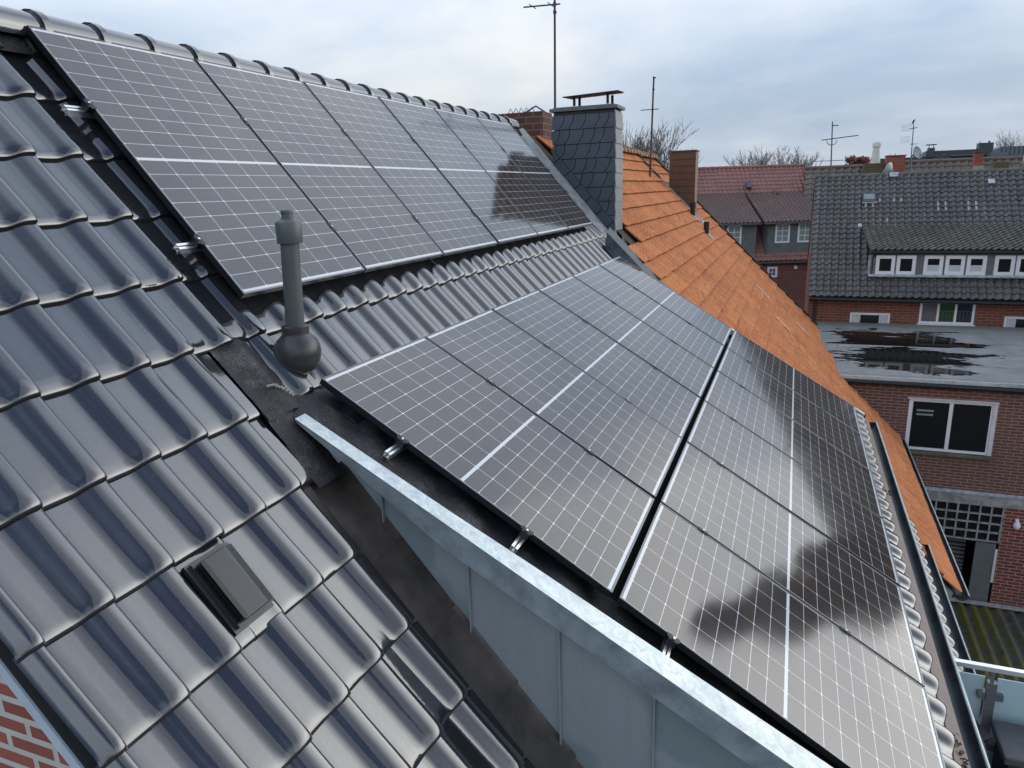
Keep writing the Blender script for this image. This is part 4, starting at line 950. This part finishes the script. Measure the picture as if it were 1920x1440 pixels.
# ------------------------------------------------------------------ antennas, dishes, bird
def antenna(label, base, top, r, bars, mat, arcs=None):
    T = thing('antenna', label, 'antenna', base); m = MB(); m.tube([base, top], [r, r * .8], 7); m.build('mast', MT[mat], T)
    b, t = V(base), V(top)
    for f, dx0, dx1, dz, rr, teeth in bars:
        p = b.lerp(t, f); m = MB(); a, c = p + V((dx0, 0, -dz / 2)), p + V((dx1, 0, dz / 2)); m.tube([a, c], rr, 6)
        for k in range(teeth):
            q = a.lerp(c, (k + .5) / teeth); m.tube([q + V((0, -.16, 0)), q + V((0, .16, 0))], rr * .6, 5)
        if dx1 < .1: pass
        m.box(tuple(p + V((-.02, -.02, -.025))), tuple(p + V((.02, .02, .025)))); m.build('cross_bar', MT[mat], T)
    return T
antenna('tall bare antenna mast with one cross bar beside the old brick chimney', (.015, 8.9, -.9), (.06, 8.9, 2.45), .021, [(.835, -.52, .09, -.02, .012, 2), (.80, -.0, .03, 0, .012, 0)], 'rust')
antenna('thin rusty antenna mast rising from the orange roof ridge', (.60, 14.2, -.75), (.65, 14.2, 1.44), .024, [(.69, -.27, .14, 0., .010, 0), (.99, -.02, .05, 0, .012, 0), (.88, 0, .03, 0, .01, 0)], 'rust')
t3 = antenna('television aerial with three long cross bars on the brown roof', (4.86, 26., -.9), (4.77, 26., 1.10), .026, [(.72, -.34, .84, .10, .018, 9), (.34, -.6, .42, .0, .012, 0), (.93, -.02, .20, 0, .018, 2), (.18, -.08, -.03, .1, .02, 0)], 'galv')
m = MB(); p = V((4.80, 26, .40)); m.tube([p + V((.3 * math.cos(rad(180 + 18 * k)) * .55, 0, .30 * math.sin(rad(180 + 18 * k)) * .5 + .06)) for k in range(11)], .012, 5); m.build('bracket', MT['galv'], t3)
t4 = antenna('far aerial with grid reflectors and a bird on top', (7.40, 26.4, -.55), (7.36, 26.4, .86), .018, [(.92, -.1, .12, .03, .014, 0), (.55, -.06, .18, 0., .010, 0)], 'galv')
m = MB()
for z0 in (.28, .66):
    for k in range(4): m.tube([(7.00, 26.4, z0 + .06 * k), (7.30, 26.4, z0 + .03 + .06 * k)], .0045, 4)
m.build('grid_reflector', MT['metalgrey'], t4)
def bird():
    T = thing('bird', 'small dark bird perched on top of the far aerial', 'bird', (7.345, 26.4, .87)); m = MB()
    m.tube([(7.30, 26.4, .88), (7.325, 26.4, .915), (7.345, 26.4, .965), (7.357, 26.4, 1.0), (7.375, 26.4, 1.018), (7.40, 26.4, 1.012)], [.006, .022, .034, .024, .019, .003], 8); m.build('bird_body', MT['black'], T)
    m = MB(); m.tube([(7.34, 26.395, .86), (7.342, 26.397, .93)], .004, 5); m.tube([(7.352, 26.405, .86), (7.35, 26.403, .93)], .004, 5); m.build('bird_legs', MT['black'], T)
bird()
def dish(label, c, n, r, post, mat='dish'):
    T = thing('satellite_dish', label, 'satellite dish', c); c = V(c); n = V(n).normalized(); m = MB()
    m.lathe(c, [(0, 0), (r * .5, .03), (r * .85, .085), (r, .12), (r * .99, .128), (r * .84, .094), (r * .48, .038), (0, .008)], 22, n); m.build('reflector', MT[mat], T)
    m = MB(); lo = c - V((0, 0, r)); f = c + n * (r * 1.25) - V((0, 0, r * .75)); m.tube([lo + n * .1, f], .014, 6); m.tube([f, f + V((0, 0, .1)) - n * .05], .03, 6); m.build('feed_arm', MT['metalgrey'], T)
    m = MB(); m.tube([c - n * .03, c - n * .12 - V((0, 0, .1)), V(post)], .024, 7); m.build('post', MT['metalgrey'], T)
dish('grey satellite dish in profile at the foot of the far bird aerial', (7.46, 26.3, -.10), (.75, -.65, .35), .22, (7.42, 26.42, -.7))
dish('pale dish turned away with square back, left of the red chimney', (6.42, 22.5, -.66), (-.8, .45, .3), .21, (6.44, 22.4, -1.1))
dish('large satellite dish cut by the right edge of the picture', (9.72, 22.2, -.60), (.85, -.4, .3), .26, (9.60, 21.9, -1.0))

# ------------------------------------------------------------------ trees
def bare_tree(label, base, h, spread, depth, seed, mat='twig', first=.35, r0=.16, dens=3, group=None):
    rnd = random.Random(seed); T = thing('bare_tree', label, 'tree', base, group); B = V(base)
    tm, cm = MB(), MB()
    def grow(p, d, L, r, lv):
        pts = [p]; q = p.copy(); dd = d.copy()
        for k in range(3):
            dd = (dd + V((rnd.uniform(-.16, .16), rnd.uniform(-.16, .16), rnd.uniform(-.02, .14)))).normalized(); q = q + dd * (L / 3); pts.append(q.copy())
        (tm if lv == 0 else cm).tube(pts, [r, r * .86, r * .72, r * .58], 6 if lv < 2 else (4 if lv < 4 else 3), lv < 2)
        if lv >= depth: return
        nb = dens + (1 if lv < 2 else 0) + (1 if rnd.random() < .4 else 0)
        for k in range(nb):
            f = rnd.uniform(first, 1.) if k else 1.
            if lv >= 4 and k > 2: break
            s = pts[0].lerp(pts[3], f); a = rnd.uniform(0, 6.28); w = rnd.uniform(.35, .8) * spread
            nd = (dd * 1. + V((math.cos(a) * w, math.sin(a) * w, rnd.uniform(-.05, .35)))).normalized()
            grow(s, nd, L * rnd.uniform(.6, .78), max(r * .60, .012), lv + 1)
    grow(B, V((0, 0, 1)), h * .42, r0, 0)
    tm.build('trunk', MT['bark'], T); cm.build('crown', MT[mat], T)
bare_tree('big bare tree on the skyline just right of the slate chimney', (-4.35, 36, -8.5), 9.3, .78, 6, 3, dens=4, r0=.15)
bare_tree('lower bare tree behind the thin rusty antenna mast', (-3.0, 36.5, -9.), 9.2, .68, 6, 12, dens=4, r0=.12)
bare_tree('small bare treetop between the antenna mast and the brown clad chimney', (-2.0, 38, -9.), 8.4, .8, 5, 14, dens=4, r0=.10)
bare_tree('rounded bare treetop rising above the red tiled ridge', (2.45, 47, -8), 8.3, .9, 6, 5, dens=4, r0=.12)
bare_tree('pale bare treetop behind the left aerial', (5.3, 48, -8), 7.6, 1., 5, 21, dens=4, r0=.12)
bare_tree('wide bare treetops far off above the grey seamed roof', (22.0, 70, -8), 9.3, 1.2, 6, 31, dens=3)
def bush(name, label, c, rx, rz, mat, n, leaf, base_z, seed, cat='tree'):
    rnd = random.Random(seed); T = thing(name, label, cat, (c[0], c[1], base_z)); m = MB()
    lumps = [V((rnd.gauss(0, .42) * rx, rnd.gauss(0, .42) * rx, rnd.uniform(-.7, .75) * rz)) for _ in range(26)]
    for k in range(n):
        l = lumps[rnd.randrange(26)]; p = V(c) + l + V((rnd.gauss(0, .16) * rx, rnd.gauss(0, .16) * rx, rnd.gauss(0, .14) * rz))
        a = V((rnd.uniform(-1, 1), rnd.uniform(-1, 1), rnd.uniform(-1, 1))).normalized() * leaf; b = a.orthogonal().normalized() * leaf * .6
        m.face([p - a, p + b, p + a, p - b])
    m.build('crown', MT[mat], T); m = MB(); m.tube([(c[0], c[1], base_z), (c[0] + .1, c[1], c[2] - rz * .2)], [.2, .1], 7); m.build('trunk', MT['bark'], T)
bush('russet_tree', 'russet leaved round tree top behind the terrace roofs', (6.75, 44, -.05), .72, .45, 'rusttwig', 2600, .09, -11, 4)
def standin_conifer(label, c, H, R0, n, seed):  # out of view, added as stand-ins to darken the lowest panels' reflections
    rnd = random.Random(seed); c = V(c); T = thing('standin_conifer', label, 'tree', c); m = MB()
    for k in range(n):
        z = rnd.random() ** .8; R = R0 * (1 - z) ** .45 * (.75 + .25 * math.sin(z * 40 + rnd.random())); a = rnd.uniform(0, 6.283); r = R * math.sqrt(rnd.random())
        p = c + V((math.cos(a) * r, math.sin(a) * r, 1.2 + z * (H - 1.2))); d = V((math.cos(a), math.sin(a), -.35)).normalized() * .24; w = d.cross(V((0, 0, 1))).normalized() * .10
        m.face([p - w, p + d, p + w, p - d * .3 + V((0, 0, .06))])
    m.build('crown', MT['needle'], T); m = MB(); m.tube([c, c + V((0, 0, H * .9))], [.25, .04], 8); m.build('trunk', MT['bark'], T)
standin_conifer('unseen evergreen added beyond the yard to mirror as a dark patch in the lowest solar panels', (11.6, 15.2, -11.5), 14.3, 2.0, 9000, 9)
standin_conifer('second unseen evergreen, added behind the black tiled house to darken reflections along the lowest panel row', (17.8, 30., -11.5), 14.0, 3.0, 9000, 19)
# ------------------------------------------------------------------ yard: mossy corrugated roof, balcony
def shed():
    T = thing('corrugated_shed', 'low shed with mossy corrugated roof in the yard below the annex', 'shed', (8.2, 12, -11.5)); m = MB(); rows = []
    for k in range(13):
        y = 13.97 - .5 * k; rows.append([V((5.4 + .019 * j, y, -10.20 - .030 * (13.97 - y) - .045 * math.cos(2 * math.pi * (5.4 + .019 * j) / .24))) for j in range(0, 290)])
    m.grid(rows[::-1]); m.build('roof', MT['corr'], T)
    m = MB(); m.obox((6.6, 13.90, -10.15), (4.3, 0, 0), (0, .06, 0), (0, 0, .07)); m.build('roof_flashing', MT['mortar'], T)
    m = MB(); m.box((5.5, 8.1, -11.5), (10.8, 13.9, -10.45)); m.build('wall', MT['concrete'], T)
shed()
def balcony():
    yb = 2.60; T = thing('balcony_railing', 'balcony railing with frosted glass panels and steel handrail', 'railing', (6, yb, -5.4))
    m = MB(); m.box((4.98, yb - .021, -4.462), (7.6, yb + .021, -4.425)); m.build('handrail', MT['rail'], T)
    for x in (5.375, 6.55):
        m = MB(); m.box((x - .030, yb - .045, -5.45), (x + .030, yb + .005, -4.545)); m.box((x - .012, yb - .02, -4.545), (x + .012, yb - .01, -4.46)); p = m.build('post', MT['metalgrey'], T)
        for z in (-4.665, -5.1):
            for a, b in ((-.082, -.030), (.030, .082)): m = MB(); m.box((x + a, yb - .035, z - .026), (x + b, yb + .028, z + .026)); m.build('glass_clamp', MT['metalgrey'], p)
    for a, b in ((4.98, 5.335), (5.415, 6.50), (6.6, 7.6)):
        m = MB(); m.box((a, yb + .004, -5.36), (b, yb + .014, -4.525)); m.build('glass_panel', MT['frosted'], T)
    m = MB(); m.box((4.72, .4, -5.52), (7.6, 2.68, -5.42)); o = m.build('balcony_floor', MT['palefloor'], None, (6, 1.5, -5.5)); tag(o, 'concrete balcony slab under the frosted railing', 'balcony'); 
    B = thing('storage_box', 'dark grey lidded storage box on the balcony', 'storage box', (5.8, 2.3, -5.42))
    m = MB(); m.box((5.42, 2.14, -5.42), (6.5, 2.46, -4.86)); m.build('body', MT['black'], B)
    m = MB(); m.box((5.38, 2.10, -4.862), (6.55, 2.50, -4.80)); o = m.build('lid', MT['boxtop'], B); mod = o.modifiers.new('bevel', 'BEVEL'); mod.width = .012; mod.segments = 2; weld(o)
    Cc = V((4.985, 2.12, -4.92)); C = thing('round_chair', 'round black slatted chair half hidden by the dormer gutter', 'chair', (Cc.x, Cc.y, -5.42))
    ring = lambda r, z, k0=0, k1=36: [Cc + V((math.cos(2*math.pi*k/36) * r * .98, math.sin(2*math.pi*k/36) * r * 1.45, z)) for k in range(k0, k1 + 1)]
    m = MB(); m.tube(ring(.262, .16), .026, 8, False); m.build('rim', MT['black'], C)
    m = MB(); m.tube(ring(.16, -.18), .014, 8, False); m.build('seat_ring', MT['black'], C)
    m = MB()
    for k in range(0, 36):
        a = ring(.258, .15)[k]; b = ring(.16, -.18)[k]; m.tube([a, b], .006, 5)
    m.build('slats', MT['black'], C)
    m = MB(); m.lathe(Cc + V((0, 0, -.2)), [(0, .03), (.15, .03), (.16, .01), (.15, 0), (0, 0)], 24); m.build('seat', MT['black'], C)
    m = MB(); b0 = Cc + V((.20, .26, .12)); m.obox(b0, (.085, -.17, 0), (.075, .06, 0), (0, 0, .014)); m.build('arm_board', MT['black'], C)
    m = MB()
    for k in range(4): a = math.pi / 4 + k * math.pi / 2; m.tube([Cc + V((math.cos(a) * .12, math.sin(a) * .16, -.19)), Cc + V((math.cos(a) * .16, math.sin(a) * .22, -.495))], .012, 6)
    m.build('legs', MT['black'], C)
balcony()
m = MB(); m.face([(-400, -400, -11.5), (400, -400, -11.5), (400, 400, -11.5), (-400, 400, -11.5)]); tag(m.build('ground', MT['ground']), kind='structure')

# ------------------------------------------------------------------ sky, sun, camera
W = bpy.data.worlds.new('World'); scene.world = W; W.use_nodes = True; nt = W.node_tree; nt.nodes.clear()
class WN(NT):
    def __init__(s): s.t = nt
w = WN(); out = w.n('ShaderNodeOutputWorld'); bg = w.n('ShaderNodeBackground'); w.l(bg.outputs[0], out.inputs[0])
SUN_AZ, SUN_EL = 64., 21.        # azimuth from +Y towards +X
sky = w.n('ShaderNodeTexSky', sky_type='NISHITA'); sky.sun_disc = False; sky.sun_elevation = rad(SUN_EL); sky.sun_rotation = rad(SUN_AZ); sky.air_density = 1.2; sky.dust_density = 2.
tc = w.n('ShaderNodeTexCoord').outputs['Generated']; sep = w.n('ShaderNodeSeparateXYZ'); w.l(tc, sep.inputs[0])
z = w.math('MAXIMUM', sep.outputs[2], 0.)
# project the direction on a cloud layer so that clouds flatten towards the horizon
den = w.math('ADD', z, .22); pr = w.n('ShaderNodeCombineXYZ'); w.l(w.math('DIVIDE', sep.outputs[0], den), pr.inputs[0]); w.l(w.math('DIVIDE', sep.outputs[1], den), pr.inputs[1]); pr.inputs[2].default_value = .0
n1 = w.noise(w.map(pr.outputs[0], (1, 1, 1), (3.1, 1.7, 0)), .75, 7, .52, .35); n2 = w.noise(w.map(pr.outputs[0], (1, 1, 1), (9.2, 4.4, 0)), 1.9, 6, .55, .2)
cl = w.ramp(w.math('ADD', w.math('MULTIPLY', n1, .72), w.math('MULTIPLY', n2, .28)), [(.36, (.52, .65, .84)), (.50, (.71, .82, .97)), (.63, (.97, 1.0, 1.03))])
grad = w.math('MULTIPLY_ADD', w.math('POWER', z, 1.1), 1.46, .655)
low = w.ramp(z, [(.0, 1.04), (.10, .98), (.22, 1.0), (1., 1.)])
high = w.ramp(z, [(.66, (1., 1., 1.)), (.86, (.42, .48, .58))])
cl = w.mix(1., cl, high, 'MULTIPLY')
clb = w.mix(1., cl, w.mix(1., grad, low, 'MULTIPLY'), 'MULTIPLY')
nis = w.mix(1., sky.outputs[0], (.10, .10, .10), 'MULTIPLY')
base = w.mix(.10, clb, nis)
# a gap of dark blue cloud high on the right, behind the viewer's right shoulder
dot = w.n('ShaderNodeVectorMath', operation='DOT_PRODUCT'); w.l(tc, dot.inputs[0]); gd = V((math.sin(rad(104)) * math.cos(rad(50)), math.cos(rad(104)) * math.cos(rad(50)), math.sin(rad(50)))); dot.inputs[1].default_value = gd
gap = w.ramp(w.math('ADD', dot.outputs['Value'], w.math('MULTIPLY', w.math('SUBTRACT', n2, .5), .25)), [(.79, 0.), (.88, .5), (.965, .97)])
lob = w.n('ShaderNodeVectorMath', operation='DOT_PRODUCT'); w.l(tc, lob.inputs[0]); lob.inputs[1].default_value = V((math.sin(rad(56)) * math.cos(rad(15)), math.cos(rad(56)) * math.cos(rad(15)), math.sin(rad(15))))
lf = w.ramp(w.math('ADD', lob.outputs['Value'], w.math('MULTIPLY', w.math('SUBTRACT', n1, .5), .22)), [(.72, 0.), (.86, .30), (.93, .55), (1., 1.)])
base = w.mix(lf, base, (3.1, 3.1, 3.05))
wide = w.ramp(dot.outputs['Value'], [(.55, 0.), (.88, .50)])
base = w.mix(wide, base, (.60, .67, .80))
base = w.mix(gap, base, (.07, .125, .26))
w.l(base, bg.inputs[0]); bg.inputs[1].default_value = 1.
sun = bpy.data.lights.new('sun', 'SUN'); sun.energy = .5; sun.angle = rad(90); sun.color = (1., .96, .91); so = link(bpy.data.objects.new('sun', sun))
d = V((math.sin(rad(SUN_AZ)) * math.cos(rad(SUN_EL)), math.cos(rad(SUN_AZ)) * math.cos(rad(SUN_EL)), math.sin(rad(SUN_EL)))); so.rotation_euler = (d).to_track_quat('Z', 'Y').to_euler(); so.location = d * 30

cam = bpy.data.cameras.new('camera'); co = link(bpy.data.objects.new('camera', cam)); scene.camera = co
cam.sensor_fit = 'HORIZONTAL'; cam.sensor_width = 36; cam.lens = 36 * 1340.262 / 1920; cam.clip_start = .05; cam.clip_end = 2000
Rm = ((0.93244953, 0.35988081, -0.03199485), (0.06473393, -0.2535318, -0.96515861), (-0.35545377, 0.89789055, -0.25970211))
co.matrix_world = Matrix(((Rm[0][0], -Rm[1][0], -Rm[2][0], 3.79417038), (Rm[0][1], -Rm[1][1], -Rm[2][1], -2.90385783), (Rm[0][2], -Rm[1][2], -Rm[2][2], -.91958138), (0, 0, 0, 1)))
vs = scene.view_settings; vs.view_transform = 'Standard'; vs.look = 'None'; vs.exposure = .20; vs.gamma = 1.
scene.cycles.max_bounces = 8; scene.cycles.use_denoising = True
